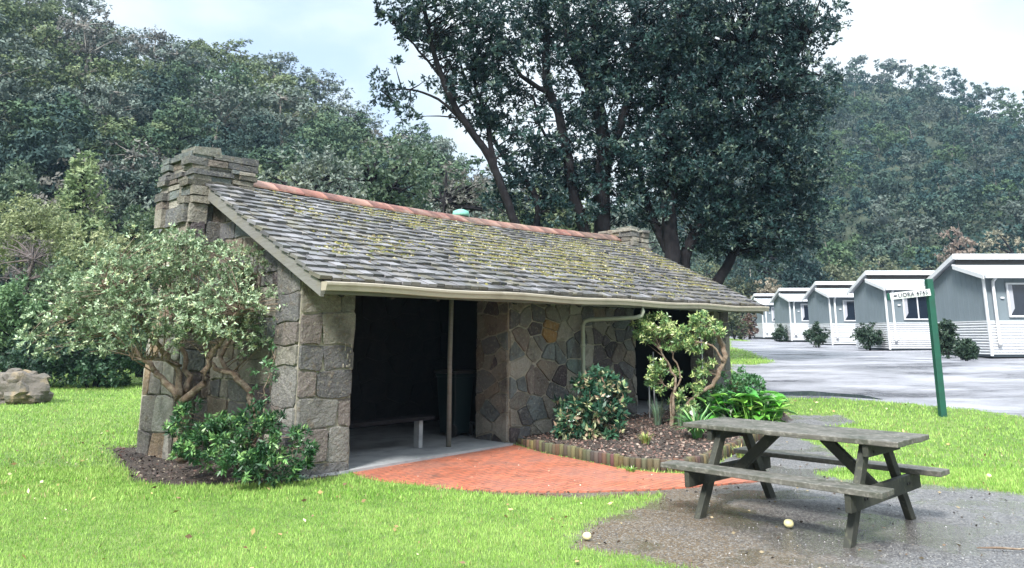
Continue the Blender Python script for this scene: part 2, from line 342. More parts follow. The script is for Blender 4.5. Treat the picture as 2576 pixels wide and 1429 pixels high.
FXc = (GX[:-1, :-1] + GX[1:, 1:]) / 2; FYc = (GY[:-1, :-1] + GY[1:, 1:]) / 2
f_patch = sdist(FXc, FYc, P_PATCH) > 0; f_road = (sdist(FXc, FYc, P_ROAD) > 0) & (sdist(FXc, FYc, P_ISLE) < 0); f_soil = (sdist(FXc, FYc, P_BEDL) > 0) | (sdist(FXc, FYc, P_BEDR) > 0)
cls = np.where(f_soil, 3, np.where(f_patch, 1, np.where(f_road, 2, 0)))
idx = np.arange(nx * ny).reshape(ny, nx); Q = np.stack([idx[:-1, :-1], idx[:-1, 1:], idx[1:, 1:], idx[1:, :-1]], -1).reshape(-1, 4)
VV = np.stack([GX.ravel(), GY.ravel(), GZ.ravel()], 1)
REG = np.stack([ramp(s_patch, .35).ravel(), np.maximum(ramp(s_bl, .2), ramp(s_br, .15)).ravel(), ramp(s_road, .6).ravel(), np.ones(nx * ny)], 1)
for k, nm in ((0, 'lawn'), (1, 'gravel_path'), (2, 'road'), (3, 'garden_soil')):
    q = Q[cls.ravel() == k]; used, inv_ = np.unique(q, return_inverse=True)
    me = bpy.data.meshes.new(nm); q2 = inv_.reshape(-1, 4)
    me.vertices.add(len(used)); me.vertices.foreach_set('co', VV[used].astype(np.float32).ravel())
    me.loops.add(len(q2) * 4); me.loops.foreach_set('vertex_index', q2.astype(np.int32).ravel())
    me.polygons.add(len(q2)); me.polygons.foreach_set('loop_start', np.arange(0, len(q2) * 4, 4, dtype=np.int32))
    me.polygons.foreach_set('use_smooth', np.ones(len(q2), dtype=bool))
    at = me.attributes.new('region', 'FLOAT_COLOR', 'POINT'); at.data.foreach_set('color', REG[used].astype(np.float32).ravel())
    me.update(calc_edges=True)
    o = link(nm, me, gm); tag(o, kind='structure')

# brick paving sheet
P_BRICK = gpoly([(878, 1184), (905, 1200), (960, 1212), (1100, 1226), (1250, 1236), (1480, 1237), (1640, 1232), (1780, 1222), (1930, 1208), (1900, 1190), (1800, 1178), (1720, 1192), (1664, 1190), (1567, 1180), (1495, 1165), (1430, 1152), (1375, 1142), (1340, 1132), (1288, 1116)])
bm_ = bpy.data.materials.new('brick_paving'); bm_.use_nodes = True; t = bm_.node_tree; t.nodes.clear()
gtc = N('ShaderNodeTexCoord'); go = N('ShaderNodeOutputMaterial'); gp = N('ShaderNodeBsdfPrincipled')
mpn = N('ShaderNodeMapping'); mpn.inputs['Rotation'].default_value = (0, 0, -math.atan2(D1[1], D1[0])); t.links.new(gtc.outputs['Object'], mpn.inputs[0])
bt = N('ShaderNodeTexBrick'); bt.inputs['Scale'].default_value = 1; bt.inputs['Brick Width'].default_value = .23; bt.inputs['Row Height'].default_value = .078; bt.inputs['Mortar Size'].default_value = .009
bt.inputs['Color1'].default_value = (.50, .15, .085, 1); bt.inputs['Color2'].default_value = (.34, .11, .07, 1); bt.inputs['Mortar'].default_value = (.16, .08, .055, 1); bt.inputs['Bias'].default_value = -.1
t.links.new(mpn.outputs[0], bt.inputs['Vector'])
b1 = noise_n(1.2, 6, .65); b2 = noise_n(14, 6); b3 = noise_n(70, 3)
c = cmix(mrange(b1.outputs[0], .48, .60, 0, .7), bt.outputs[0], (.20, .085, .06)); c = cmix(mrange(b2.outputs[0], .55, .7, 0, .6), c, (.50, .19, .10)); c = cmix(mrange(b3.outputs[0], .58, .68, 0, .6), c, (.46, .30, .21)); b4 = noise_n(2.6, 7, .7); c = cmix(mrange(b4.outputs[0], .56, .68, 0, .75), c, (.10, .055, .04))
t.links.new(c, gp.inputs['Base Color']); t.links.new(mrange(b1.outputs[0], .4, .65, .35, .8), gp.inputs['Roughness'])
bu = N('ShaderNodeBump'); bu.inputs['Strength'].default_value = .5; bu.inputs['Distance'].default_value = .006; t.links.new(math_n('SUBTRACT', b2.outputs[0], bt.outputs['Fac']), bu.inputs['Height']); t.links.new(bu.outputs[0], gp.inputs['Normal'])
t.links.new(gp.outputs[0], go.inputs[0])
cent = P_BRICK.mean(0)
import bmesh
def sheet(name, poly, z, m, thick=.05):
    bmh = bmesh.new(); vs = [bmh.verts.new((x, y, z)) for x, y in poly]; f = bmh.faces.new(vs); f.normal_update()
    if f.normal.z < 0: f.normal_flip()
    ext = bmesh.ops.extrude_face_region(bmh, geom=[f])
    for v in [g for g in ext['geom'] if isinstance(g, bmesh.types.BMVert)]: v.co.z -= thick
    for fc in bmh.faces: fc.normal_update()
    bmesh.ops.recalc_face_normals(bmh, faces=bmh.faces[:]); bmesh.ops.triangulate(bmh, faces=bmh.faces[:])
    me = bpy.data.meshes.new(name); bmh.to_mesh(me); bmh.free(); return link(name, me, m)
tag(sheet('brick_path', P_BRICK, .006, bm_), kind='structure')
tag(sheet('floor_slab', np.array([ga(.12, -.0), ga(.8, -.02), ga(3.8, .19), ga(3.85, .5), ga(5.5, .5), ga(5.5, 3.5), ga(.12, 3.5)]), .035, M['concrete'], .2), kind='structure')
tag(sheet('floor_slab', np.array([ga(5.55, .5), ga(7.1, .5), ga(7.14, .22), ga(9.7, .22), ga(10.1, .5), ga(10.1, 3.5), ga(5.55, 3.5)]), .19, M['concrete'], .4), kind='structure')

# grass blades: real blades over the part of the lawn near the camera
def grass_mask(x, y, m=.0):
    d = np.maximum.reduce([sdist(x, y, P_PATCH), np.minimum(sdist(x, y, P_ROAD), -sdist(x, y, P_ISLE)), sdist(x, y, P_BEDL), sdist(x, y, P_BEDR), sdist(x, y, P_BRICK), sdist(x, y, P_SLAB)])
    return d
def blades(n, y0, y1, h, w, seed, power=1.0):
    r = np.random.default_rng(seed)
    y = y0 + (y1 - y0) * r.random(n) ** power; x = (r.random(n) * 2 - 1) * (y * .72 + 3.2)
    d = grass_mask(x, y); wob = (r.random(n) ** 2) * .16 - .05
    k = d < -wob * 1.2 + .03 * r.normal(size=n); x, y = x[k], y[k]
    n = len(x); z = ground_z(x, y)
    # patchiness
    c1 = np.sin(x * 2.1 + np.sin(y * 1.7) * 1.5) * np.sin(y * 2.6 + x) ; c2 = np.sin(x * 7.3 + 2 * np.sin(y * 5.1)) * np.sin(y * 8.9 + np.sin(x * 4))
    hh = h * (.55 + .7 * r.random(n)) * (1 + .18 * c1 + .15 * c2)
    ww = w * (.7 + .6 * r.random(n)); th = r.random(n) * 2 * np.pi; ln = .75 * r.random(n); ph = r.random(n) * 2 * np.pi
    sx, sy = np.cos(th) * ww / 2, np.sin(th) * ww / 2; tx, ty = np.cos(ph) * ln * hh, np.sin(ph) * ln * hh
    V = np.stack([np.stack([x - sx, y - sy, z - .01], 1), np.stack([x + sx, y + sy, z - .01], 1), np.stack([x + tx, y + ty, z + hh], 1)], 1).reshape(-1, 3)
    u = r.random((n, 1)); v = np.clip(.55 + .22 * c1 + .2 * c2 + .30 * r.normal(size=n), 0, 1)[:, None]
    tint = (np.array([.13, .29, .03]) * (1 - v) + np.array([.38, .55, .15]) * v) * (.55 + .9 * u)
    dry = r.random(n) < .05 + .22 * smooth(.25, .8, np.sin(x * 1.3 + 2 * np.sin(y * .9)) * np.sin(y * 1.9 + x * .6 + 1) * np.abs(c2)); tint[dry] = np.array([.40, .36, .16]) * (.7 + .5 * u[dry])
    return V, tint
Vs, Ts = zip(blades(620000, 3.4, 10, .027, .0065, 1, .8), blades(280000, 8, 24, .045, .016, 2, .9), blades(60000, 20, 60, .06, .04, 3))
V_ = np.vstack(Vs); T_ = np.vstack(Ts)
M['grass'] = mat('grass_blade', tint=True, rough=.55, spec=.3, trans=.3)
o = link('grass', np_mesh('grass', V_, np.arange(len(V_)).reshape(-1, 3), T_, 3), M['grass']); tag(o, 'short bright green mown grass covering the lawn', 'grass', kind='stuff')

# ================================================================ STONE SHELTER
STONES = [(.195, .18, .155), (.15, .148, .142), (.24, .22, .185), (.115, .115, .12), (.175, .145, .125), (.28, .262, .225), (.14, .158, .158), (.088, .074, .08), (.20, .165, .13)]
def clip(poly, nx_, ny_, c):
    out_ = []; n = len(poly)
    for i in range(n):
        p, q = poly[i], poly[(i + 1) % n]; a = p[0] * nx_ + p[1] * ny_ - c; b = q[0] * nx_ + q[1] * ny_ - c
        if a <= 0: out_.append(p)
        if a * b < 0:
            s_ = a / (a - b); out_.append((p[0] + (q[0] - p[0]) * s_, p[1] + (q[1] - p[1]) * s_))
    return out_
def stone_face(mb, O, ex, ez, nrm, region_poly, sw, sh, gap=.014, depth=.03, jit=.3, pal=STONES, m=0, asp=1.0, special=None, seed=1, rnd=1, coursed=False):
    """irregular fitted stones on a planar wall face: O origin, ex/ez unit axes, nrm outward"""
    r = random.Random(seed); O, ex, ez, nrm = Vector(O), Vector(ex), Vector(ez), Vector(nrm)
    region_poly = region_poly if True else 0; w0 = min(p[0] for p in region_poly); w1 = max(p[0] for p in region_poly); h0 = min(p[1] for p in region_poly); h1 = max(p[1] for p in region_poly)
    cells = []
    if coursed:
        rows = [h0]
        while rows[-1] < h1: rows.append(rows[-1] + sh * r.uniform(.65, 1.35))
        if h1 - rows[-2] < .5 * sh: rows.pop(-2)
        ph_ = [r.uniform(0, 6) for _ in rows]
        def yl(i, x): return min(h1, rows[i]) if i in (0, len(rows) - 1) else rows[i] + .022 * math.sin(x * 4 + ph_[i]) + .012 * math.sin(x * 13 + ph_[i] * 2)
        for i in range(len(rows) - 1):
            cuts = [w0]
            while cuts[-1] < w1: cuts.append(cuts[-1] + sw * r.uniform(.5, 1.45))
            if w1 - cuts[-2] < .3 * sw and len(cuts) > 2: cuts.pop(-2)
            cuts[-1] = w1
            for j in range(len(cuts) - 1):
                xa, xb = cuts[j], cuts[j + 1]; la = 0 if j == 0 else r.uniform(-.03, .03); lb = 0 if j == len(cuts) - 2 else r.uniform(-.03, .03); xm = (xa + xb) / 2
                pl_ = [(xa + la, yl(i, xa)), (xm, yl(i, xm)), (xb + lb, yl(i, xb)), (xb - lb, yl(i + 1, xb)), (xm, yl(i + 1, xm)), (xa - la, yl(i + 1, xa))]
                for k in range(len(region_poly)):   # keep inside the (convex) wall outline
                    (px_, py_), (qx_, qy_) = region_poly[k], region_poly[(k + 1) % len(region_poly)]; nx_, ny_ = qy_ - py_, -(qx_ - px_)
                    if len(pl_) >= 3: pl_ = clip(pl_, nx_, ny_, nx_ * px_ + ny_ * py_)
                if len(pl_) >= 3: cells.append(pl_)
    seeds = []; row = 0; y = h0
    while y < h1 + sh:
        rh = sh * r.uniform(.75, 1.3); x = w0 - sw * r.uniform(0, 1)
        while x < w1 + sw:
            st = sw * r.uniform(.65, 1.4)
            seeds.append((x + st / 2 + r.uniform(-jit, jit) * sw * .5, y + rh / 2 + r.uniform(-jit, jit) * sh)); x += st
        y += rh; row += 1
    for i, (sx, sy) in enumerate(cells if coursed else seeds) if not coursed else enumerate([(0, 0)] * len(cells)):
        poly = list(region_poly) if not coursed else cells[i]
        for j, (tx, ty) in enumerate([] if coursed else seeds):
            if i == j or abs(tx - sx) > 3 * sw or abs(ty - sy) > 3 * sh: continue
            # anisotropic metric makes joints run level and plumb
            ax_, ay_ = 1 / sw ** 2, 1 / (sh ** 2) * asp
            nx_, ny_ = (tx - sx) * ax_, (ty - sy) * ay_; mx_, my_ = (tx + sx) / 2, (ty + sy) / 2
            poly = clip(poly, nx_, ny_, nx_ * mx_ + ny_ * my_)
            if len(poly) < 3: break
        if len(poly) < 3: continue
        cx_ = sum(p[0] for p in poly) / len(poly); cy_ = sum(p[1] for p in poly) / len(poly)
        area = abs(sum(poly[k][0] * poly[(k + 1) % len(poly)][1] - poly[(k + 1) % len(poly)][0] * poly[k][1] for k in range(len(poly)))) / 2
        if area < .0025: continue
        if sum(poly[k][0] * poly[(k + 1) % len(poly)][1] - poly[(k + 1) % len(poly)][0] * poly[k][1] for k in range(len(poly))) < 0: poly.reverse()
        # drop very short edges, subdivide, round corners
        pp = [poly[k] for k in range(len(poly)) if math.hypot(poly[k][0] - poly[k - 1][0], poly[k][1] - poly[k - 1][1]) > .015]
        if len(pp) < 3: continue
        g = gap * r.uniform(.6, 1.3); rr_ = []
        for p in pp:
            d = math.hypot(p[0] - cx_, p[1] - cy_); rr_.append((p[0] + (cx_ - p[0]) / d * min(g * 1.3, d * .5), p[1] + (cy_ - p[1]) / d * min(g * 1.3, d * .5)))
        for _ in range(rnd):
            q_ = []
            for k in range(len(rr_)):
                a, b = rr_[k], rr_[(k + 1) % len(rr_)]; c_ = .09
                q_ += [(a[0] + (b[0] - a[0]) * c_, a[1] + (b[1] - a[1]) * c_), (a[0] + (b[0] - a[0]) * .5 + r.uniform(-.006, .006), a[1] + (b[1] - a[1]) * .5 + r.uniform(-.006, .006)), (b[0] + (a[0] - b[0]) * c_, b[1] + (a[1] - b[1]) * c_)]
            rr_ = q_
        dp = depth * r.uniform(.6, 1.3); tilt = (r.uniform(-.05, .05), r.uniform(-.05, .05))
        col = r.choice(pal); k_ = r.uniform(.8, 1.2); col = tuple(x * k_ for x in col)
        if special:
            for (sx_, sy_, sc_) in special:
                if abs(cx_ - sx_) < sw * .55 and abs(cy_ - sy_) < sh * .55: col = sc_
        n = len(rr_); base = len(mb.v)
        for lvl, (ins, dd) in enumerate(((0, 0), (0, .85), (.05, 1.0), (.5, 1.03))):
            for p in rr_:
                qx, qy = p[0] + (cx_ - p[0]) * ins, p[1] + (cy_ - p[1]) * ins
                bump = 0 if lvl == 0 else mnoise.noise(Vector((qx * 6 + seed, qy * 6, seed * 1.7))) * .012 + mnoise.noise(Vector((qx * 19 + seed, qy * 19, seed))) * .006 + (qx - cx_) * tilt[0] + (qy - cy_) * tilt[1]
                mb.v.append(O + ex * qx + ez * qy + nrm * (dd * dp + bump))
        mb.v.append(O + ex * cx_ + ez * cy_ + nrm * (dp * 1.03 + r.uniform(-.006, .008)))
        for lvl in range(3):
            for k in range(n):
                k2 = (k + 1) % n; mb.face((base + lvl * n + k, base + lvl * n + k2, base + (lvl + 1) * n + k2, base + (lvl + 1) * n + k), col, m, False)
        for k in range(n): mb.face((base + 3 * n + k, base + 3 * n + (k + 1) % n, base + 4 * n), col, m, False)
e1 = Vector((D1[0], D1[1], 0)); e2 = Vector((D2[0], D2[1], 0)); eZ = Vector((0, 0, 1))
S_ROOF = .493; EB, EZ_ = -.62, 2.215; RB = 2.75; L_ROOF = 10.45; A0 = -.10
def zroof(a, b):
    k = max(0, (b - EB) / (RB - EB)); return EZ_ + S_ROOF * (b - EB) - .10 * math.sin(math.pi * min(max(a / L_ROOF, 0), 1)) * k * k
def rect(w0, w1, h0, h1): return [(w0, h0), (w1, h0), (w1, h1), (w0, h1)]
shel = empty('stone_shelter', B(0, 0, 0), 'long low stone picnic shelter with mossy shingle roof, rubble walls and open front', 'shelter')
def core(mb, a0, a1, b0, b1, z0, z1, m=1): mb.box(B(a0, b0, z0), e1 * (a1 - a0), e2 * (b1 - b0), eZ * (z1 - z0), (.3, .28, .23), m)
def wbox(name, a0, a1, b0, b1, z0, z1, faces, sw, sh, mats=('stone', 'mortar'), label=None, **kw):
    mb = MB(); core(mb, a0, a1, b0, b1, z0, z1)
    for i, fc in enumerate(faces):
        kk = dict(kw); kk['seed'] = kw.get('seed', 1) * 7 + i
        if fc == 'front': stone_face(mb, B(a0, b0, z0), e1, eZ, -e2, rect(0, a1 - a0, 0, z1 - z0), sw, sh, **kk)
        if fc == 'left': kk.pop('special', None); stone_face(mb, B(a0, b1, z0), -e2, eZ, -e1, rect(0, b1 - b0, 0, z1 - z0), sw, sh, **kk)
        if fc == 'right': kk.pop('special', None); stone_face(mb, B(a1, b0, z0), e2, eZ, e1, rect(0, b1 - b0, 0, z1 - z0), sw, sh, **kk)
    o = mb.build(name, [M[x] for x in mats], shel)
    if label: o['label'] = label
    return o
PIER = [(.21, .197, .172), (.16, .154, .146), (.12, .118, .12), (.265, .248, .212), (.16, .138, .128), (.20, .195, .182)]
wbox('pier', .02, .76, .02, .55, -.1, 2.52, ['front', 'left', 'right'], .40, .33, ('stone', 'mortar'), pal=PIER, seed=3, gap=.008, depth=.03, coursed=True)
for (u_, z_, w_, h_) in ((.60, 1.22, .022, .05), (.655, 1.23, .03, .022), (.685, 1.235, .018, .03), (.66, 1.33, .03, .06), (.70, 1.40, .028, .03), (.71, 1.47, .03, .035), (.62, 1.42, .02, .10), (.695, 1.29, .02, .03)):
    mb = MB(); mb.tube([B(.02 + u_ * .98, .02 - .045, z_), B(.02 + u_ * .98, .02 - .048, z_ + h_)], [w_ * .35, w_ * .25], 6); mb.build('pale_mark', [M['mortar']], shel)
# panel between pier and opening stays open; middle wall between the two openings
wbox('front_wall', 3.80, 7.13, .28, .98, -.1, 2.62, ['front', 'left', 'right'], .30, .25, ('stone', 'mortar'), jit=.7, seed=11, gap=.013, depth=.03,
     special=[(1.05, 1.75, (.27, .16, .06)), (1.25, 1.2, (.06, .045, .05)), (1.7, 1.1, (.13, .17, .155)), (2.62, 1.45, (.055, .045, .055)), (2.9, 1.1, (.07, .05, .06))])
wbox('end_pier', 9.62, 10.25, .05, .60, -.1, 2.50, ['front', 'left'], .36, .30, coursed=True, seed=17, gap=.010)
# end wall, rear wall and partition (plain masonry behind, interior shade put into its colour)
mb = MB(); k = 0
for aa in (10.0, 10.25):
    for (bb, zz) in ((.60, -.1), (3.6, -.1), (3.6, 3.3), (RB, zroof(10, RB) - .1), (.60, zroof(10, .6) - .1)): mb.v.append(B(aa, bb, zz))
mb.face((4, 3, 2, 1, 0), (.3, .3, .3), 1); mb.face((5, 6, 7, 8, 9), (.3, .3, .3), 1)
for i in range(5): mb.face((i, (i + 1) % 5, 5 + (i + 1) % 5, 5 + i), (.3, .3, .3), 1)
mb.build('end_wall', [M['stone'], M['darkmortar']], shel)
mb = MB(); core(mb, .12, 10.25, 3.45, 3.7, -.1, 3.36); stone_face(mb, B(.12, 3.45, 0), e1, eZ, -e2, rect(0, 10.1, 0, 3.0), .45, .35, seed=23, gap=.015, pal=[(.018, .018, .018), (.012, .012, .014)]); mb.build('rear_wall', [M['shadedstone'], M['darkmortar']], shel)
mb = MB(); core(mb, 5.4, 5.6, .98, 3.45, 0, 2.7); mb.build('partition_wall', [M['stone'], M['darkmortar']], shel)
# gable wall: rubble, trapezoid under the roof slope
mb = MB(); a_g = .10
gp0 = [(0, -.1), (2.95, -.1), (2.95, zroof(0, .55) - .12), (.75, zroof(0, RB) - .14), (0, 3.0)]   # u runs from back (b=3.5) to front
k = len(mb.v)
for off in (0, .3):
    for (u_, z_) in gp0: mb.v.append(B(a_g + off, 3.5 - u_, z_))
mb.face([k, k + 1, k + 2, k + 3, k + 4][::-1], (.3, .3, .3), 1); mb.face([k + 5, k + 6, k + 7, k + 8, k + 9], (.3, .3, .3), 1)
for i in range(5): mb.face((k + i, k + (i + 1) % 5, k + 5 + (i + 1) % 5, k + 5 + i), (.3, .3, .3), 1)
stone_face(mb, B(a_g, 3.5, 0), -e2, eZ, -e1, gp0, .42, .28, seed=29, gap=.010, coursed=True)
mb.build('gable_wall', [M['stone'], M['mortar']], shel)

# chimneys
def chimney(name, a0, a1, b0, b1, zt, seed, low=True):
    r = random.Random(seed); mb = MB()
    core(mb, a0 + .03, a1 - .03, b0 + .03, b1 - .03, -.1, zt - .12)
    if low:
        zl = zt - .95
        core(mb, a0 + .03, a1 - .1, b1 - .1, b1 + .22, -.1, 1.15)
        stone_face(mb, B(a0, b1, 0), -e2, eZ, -e1, [(-.30, -.1), (b1 - b0, -.1), (b1 - b0, zl), (0, zl), (-.03, 1.5), (-.24, 1.05)], .34, .40, seed=seed, gap=.010, depth=.045, coursed=True, pal=[(.32, .26, .17), (.21, .185, .15), (.34, .32, .28), (.17, .155, .14), (.28, .20, .13), (.38, .37, .34), (.20, .14, .11)])
        stone_face(mb, B(a0, b0, 0), e1, eZ, -e2, rect(0, a1 - a0, -.1, zl), .40, .36, seed=seed + 1, gap=.010, depth=.045, coursed=True)
    z = (zt - 1.0) if low else zt - 1.1
    first = True
    while z < zt - .02:
        h = r.uniform(.055, .13)
        if z < zt - .55: h = r.uniform(.10, .18)
        if first and low: h = .27
        pitch_ = r.uniform(-.01, .02)
        for side in range(4):
            L_ = (a1 - a0) if side in (0, 2) else (b1 - b0); u = -r.uniform(0, .1)
            while u < L_:
                w = r.uniform(.22, .5) if h > .09 else r.uniform(.3, .62)
                if first and low and side == 0 and u <= 0: w = .42
                w = min(w, L_ - u + r.uniform(-.02, .04));
                if w < .07: break
                pr_ = r.uniform(-.015, .045); dpt = .25; kk = r.uniform(.7, 1.15); cc = tuple(x * kk for x in r.choice(STONES[:7]))
                hh = h - r.uniform(.008, .02)
                if side == 0: mb.box(B(a0 + u, b0 - pr_, z), e1 * (w - .012), e2 * dpt, eZ * hh, cc, 0, .011)
                if side == 3: mb.box(B(a0 - pr_, b0 + u, z), e2 * (w - .012), e1 * dpt, eZ * hh, cc, 0, .011)
                if side == 1: mb.box(B(a1 + pr_ - dpt, b0 + u, z), e2 * (w - .012), e1 * dpt, eZ * hh, cc, 0, .011)
                if side == 2: mb.box(B(a0 + u, b1 + pr_ - dpt, z), e1 * (w - .012), e2 * dpt, eZ * hh, cc, 0, .011)
                u += w
        z += h; first = False
    for i in range(5):  # loose capping stones
        aa, bb = r.uniform(a0, a1 - .3), r.uniform(b0, b1 - .3)
        mb.box(B(aa, bb, zt - .1), e1 * r.uniform(.2, .35), e2 * r.uniform(.2, .35), eZ * r.uniform(.08, .15), tuple(x * r.uniform(.8, 1.2) for x in (.2, .19, .16)), 0, .02)
    mb.box(B(a0 - .02, b0 - .02, zt - .04), e1 * .38, e2 * .42, eZ * .13, (.20, .20, .175), 0, .02)
    o = mb.build(name, [M['stone'], M['mortar'] if low else M['darkmortar']], shel, bevel=.012); return o
c1_ = chimney('chimney', -.34, .56, 2.38, 3.36, 4.13, 5); c1_['label'] = 'tall near chimney of rough stacked stone on the left gable'
c2_ = chimney('chimney', 9.95, 10.62, 2.25, 3.2, 4.02, 8, low=False); c2_['label'] = 'low squat chimney at the far end of the ridge'

# roof: boarding, shingles, ridge tiles, barge board
mb = MB(); n_ = 12
def slab_strip(fa, fb, th, col, m):   # roof boarding as sagging strips
    for i in range(n_):
        a_, a2_ = A0 + .04 + (L_ROOF - .08 - A0) * i / n_, A0 + .04 + (L_ROOF - .08 - A0) * (i + 1) / n_
        p = [B(a_, fa, zroof(a_, fa) - .06), B(a2_, fa, zroof(a2_, fa) - .06), B(a2_, fb, zroof(a2_, fb) - .06), B(a_, fb, zroof(a_, fb) - .06)]
        k = len(mb.v); mb.v += p + [q - eZ * th for q in p]
        for q in ((0, 1, 2, 3), (7, 6, 5, 4), (0, 4, 5, 1), (2, 6, 7, 3), (1, 5, 6, 2), (3, 7, 4, 0)): mb.face([k + x for x in q], col, m)
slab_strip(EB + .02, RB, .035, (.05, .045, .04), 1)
slope_len = math.hypot(RB - EB, S_ROOF * (RB - EB)); sdir = lambda a: None
NCO = 20; ex_ = slope_len / NCO
nrm_r = (e2 * -S_ROOF + eZ).normalized(); up_r = (e2 + eZ * S_ROOF).normalized()
SHC = [(.14, .135, .14), (.10, .098, .10), (.19, .185, .195), (.065, .063, .065), (.15, .14, .13), (.12, .12, .125), (.12, .11, .085)]
for r_ in range(NCO):
    a = A0 - .065 + random.uniform(-.02, 0)
    while a < L_ROOF + .02:
        w = random.uniform(.09, .17); w = min(w, L_ROOF + .03 - a)
        if w < .04: break
        b0_ = EB - .05 + (RB - EB) * r_ / NCO + random.uniform(-.014, .014); lenb = (RB - EB) / NCO * 1.35
        th = .034 + random.uniform(-.004, .012); lift = random.uniform(0, .014)
        z0_ = zroof(a, b0_ if b0_ > EB else EB) + (S_ROOF * (b0_ - EB) if b0_ < EB else 0)
        p = B(a, b0_, z0_ + .005 + lift)
        q = B(a, b0_ + lenb, zroof(a, b0_ + lenb) - .024)
        k = random.uniform(.8, 1.2); cc = tuple(x * k for x in random.choice(SHC))
        mb.box(p, e1 * (w - random.uniform(.004, .010)), q - p, nrm_r * th, cc, 0, .0025)
        a += w
roof = mb.build('roof', [M['shingle'], M['darkwood']], shel)
mb = MB()      # rear slope
p0, p1, p2, p3 = B(A0, RB, zroof(0, RB) - .02), B(L_ROOF, RB, zroof(L_ROOF, RB) - .02), B(L_ROOF, 4.0, 3.2), B(A0, 4.0, 3.2)
k = 0; mb.v += [p0, p1, p2, p3] + [p - eZ * .06 for p in (p0, p1, p2, p3)]
for q in ((0, 1, 2, 3), (7, 6, 5, 4), (0, 4, 5, 1), (2, 6, 7, 3), (1, 5, 6, 2), (3, 7, 4, 0)): mb.face(q, (.17, .165, .18), 0)
mb.build('rear_roof_slope', [M['shingle']], roof)
mb = MB(); a = .60; i = 0      # ridge tiles: angled cappings end to end
while a < 9.9:
    w = min(.44, 9.9 - a); tcl = random.choice([(.27, .11, .08), (.24, .10, .08), (.33, .18, .14), (.20, .09, .075)]) if a < 4.2 else random.choice([(.20, .085, .07), (.24, .10, .08), (.17, .11, .09), (.28, .15, .12)]); zz = zroof(a, RB) + .05; zz2 = zroof(a + w, RB) + .05; lf = .004 if i % 2 else .0; lf += random.uniform(0, .003)
    for sgn, s_ in ((-1, S_ROOF), (1, .6)):
        k = len(mb.v)
        for (aa, zc) in ((a - .015, zz), (a + w, zz2)):
            for (db, dz) in ((0, .015), (sgn * .10, -.02), (sgn * .27, -.27 * s_ + .005)):
                for th in (.022, 0): mb.v.append(B(aa, RB + db, zc + dz + th + lf))
        for j in range(2):
            o_ = k + j * 2
            mb.face((o_, o_ + 2, o_ + 8, o_ + 6) if sgn > 0 else (o_, o_ + 6, o_ + 8, o_ + 2), tcl, 0, True); mb.face((o_ + 1, o_ + 7, o_ + 9, o_ + 3), tcl, 0)
        mb.face((k + 4, k + 10, k + 11, k + 5), tcl, 0); mb.face((k, k + 1, k + 3, k + 2), tcl, 0); mb.face((k + 2, k + 3, k + 5, k + 4), tcl, 0)
    a += w; i += 1
rc = mb.build('ridge_cap', [M['tile']], roof)
mb = MB(); bt0 = EB - .02; bt1 = 2.33
def barge(a_, th):
    k = len(mb.v); pts = [(bt0, zroof(0, EB) - .02), (bt1, zroof(0, bt1) - .03), (bt1, zroof(0, bt1) - .20), (bt0 + .12, zroof(0, EB) - .13), (bt0, zroof(0, EB) - .19)]
    pts[0] = (bt0, EZ_ - .03)
    for off in (0, th):
        for (b_, z_) in pts: mb.v.append(B(a_ - off, b_, z_))
    n = len(pts); mb.face([k + i for i in range(n)], (.3, .3, .3)); mb.face([k + n + i for i in reversed(range(n))], (.3, .3, .3))
    for i in range(n): mb.face((k + i, k + n + i, k + n + (i + 1) % n, k + (i + 1) % n), (.3, .3, .3))
barge(A0 + .0, .045); mb.build('barge_board', [M['oldwood']], roof)
mb = MB(); barge(L_ROOF + .055, .045); mb.build('barge_board', [M['oldwood']], roof)
mb = MB()
for i in range(15):       # rafters under the roof
    a_ = .2 + i * .72; p = B(a_, EB + .05, zroof(a_, EB + .05) - .16); q = B(a_, RB, zroof(a_, RB) - .16); mb.beam(p, q, .05, .11, col=(.04, .04, .04))
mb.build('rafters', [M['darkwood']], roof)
# moss: cushions over the shingles, thickest in the middle
mc = []; mt = []
def mossn(a, b): return mnoise.noise(Vector((a * .9 + 3, b * 1.3, 1.7))) * 1.0 + mnoise.noise(Vector((a * 3.1, b * 4.1, 5.2))) * .6
N_M = 27000; cnt = 0; mV = []; mT = []
while cnt < N_M:
    a = random.uniform(.2, 10.4); b = random.uniform(EB, RB - .15)
    dens = .06 + math.exp(-((a - 4.6 - (1.1 - b) * 1.1) / 2.6) ** 2) * .62 + .30 * smooth(5.5, 8.5, a) * (b > -.1) - .30 * (b < .0) + .03
    if mossn(a, b) * .62 + dens < .42 + random.uniform(-.15, .25):
        if random.random() > .012: continue
    cnt += 1; s_ = random.uniform(.006, .022) * (1.0 if random.random() < .8 else 1.5)
    c_ = B(a, b, zroof(a, b) + .03); th = random.uniform(0, 6.28); ca, sa = math.cos(th), math.sin(th)
    for (x_, y_, h_) in ((0, 0, .75), (1, 0, 0), (0, 1.2, 0), (-1, 0, 0), (0, -1.1, 0)):
        mV.append(c_ + e1 * (x_ * ca - y_ * sa) * s_ + up_r * (x_ * sa + y_ * ca) * s_ + nrm_r * (h_ * s_))
    yel = random.random(); k_ = random.uniform(.7, 1.25); base = (.15, .135, .045) if yel < .45 else ((.09, .10, .04) if yel < .75 else ((.30, .27, .17) if yel < .9 else (.10, .075, .05)))
    mT += [tuple(x * k_ for x in base)] * 4
mV = np.array([tuple(p) for p in mV]); nq = cnt; b5 = np.arange(nq)[:, None] * 5
tri = np.stack([np.hstack([b5, b5 + i, b5 + j]) for i, j in ((1, 2), (2, 3), (3, 4), (4, 1))], 1).reshape(-1, 3)
mV -= np.array(shel.location)[None]
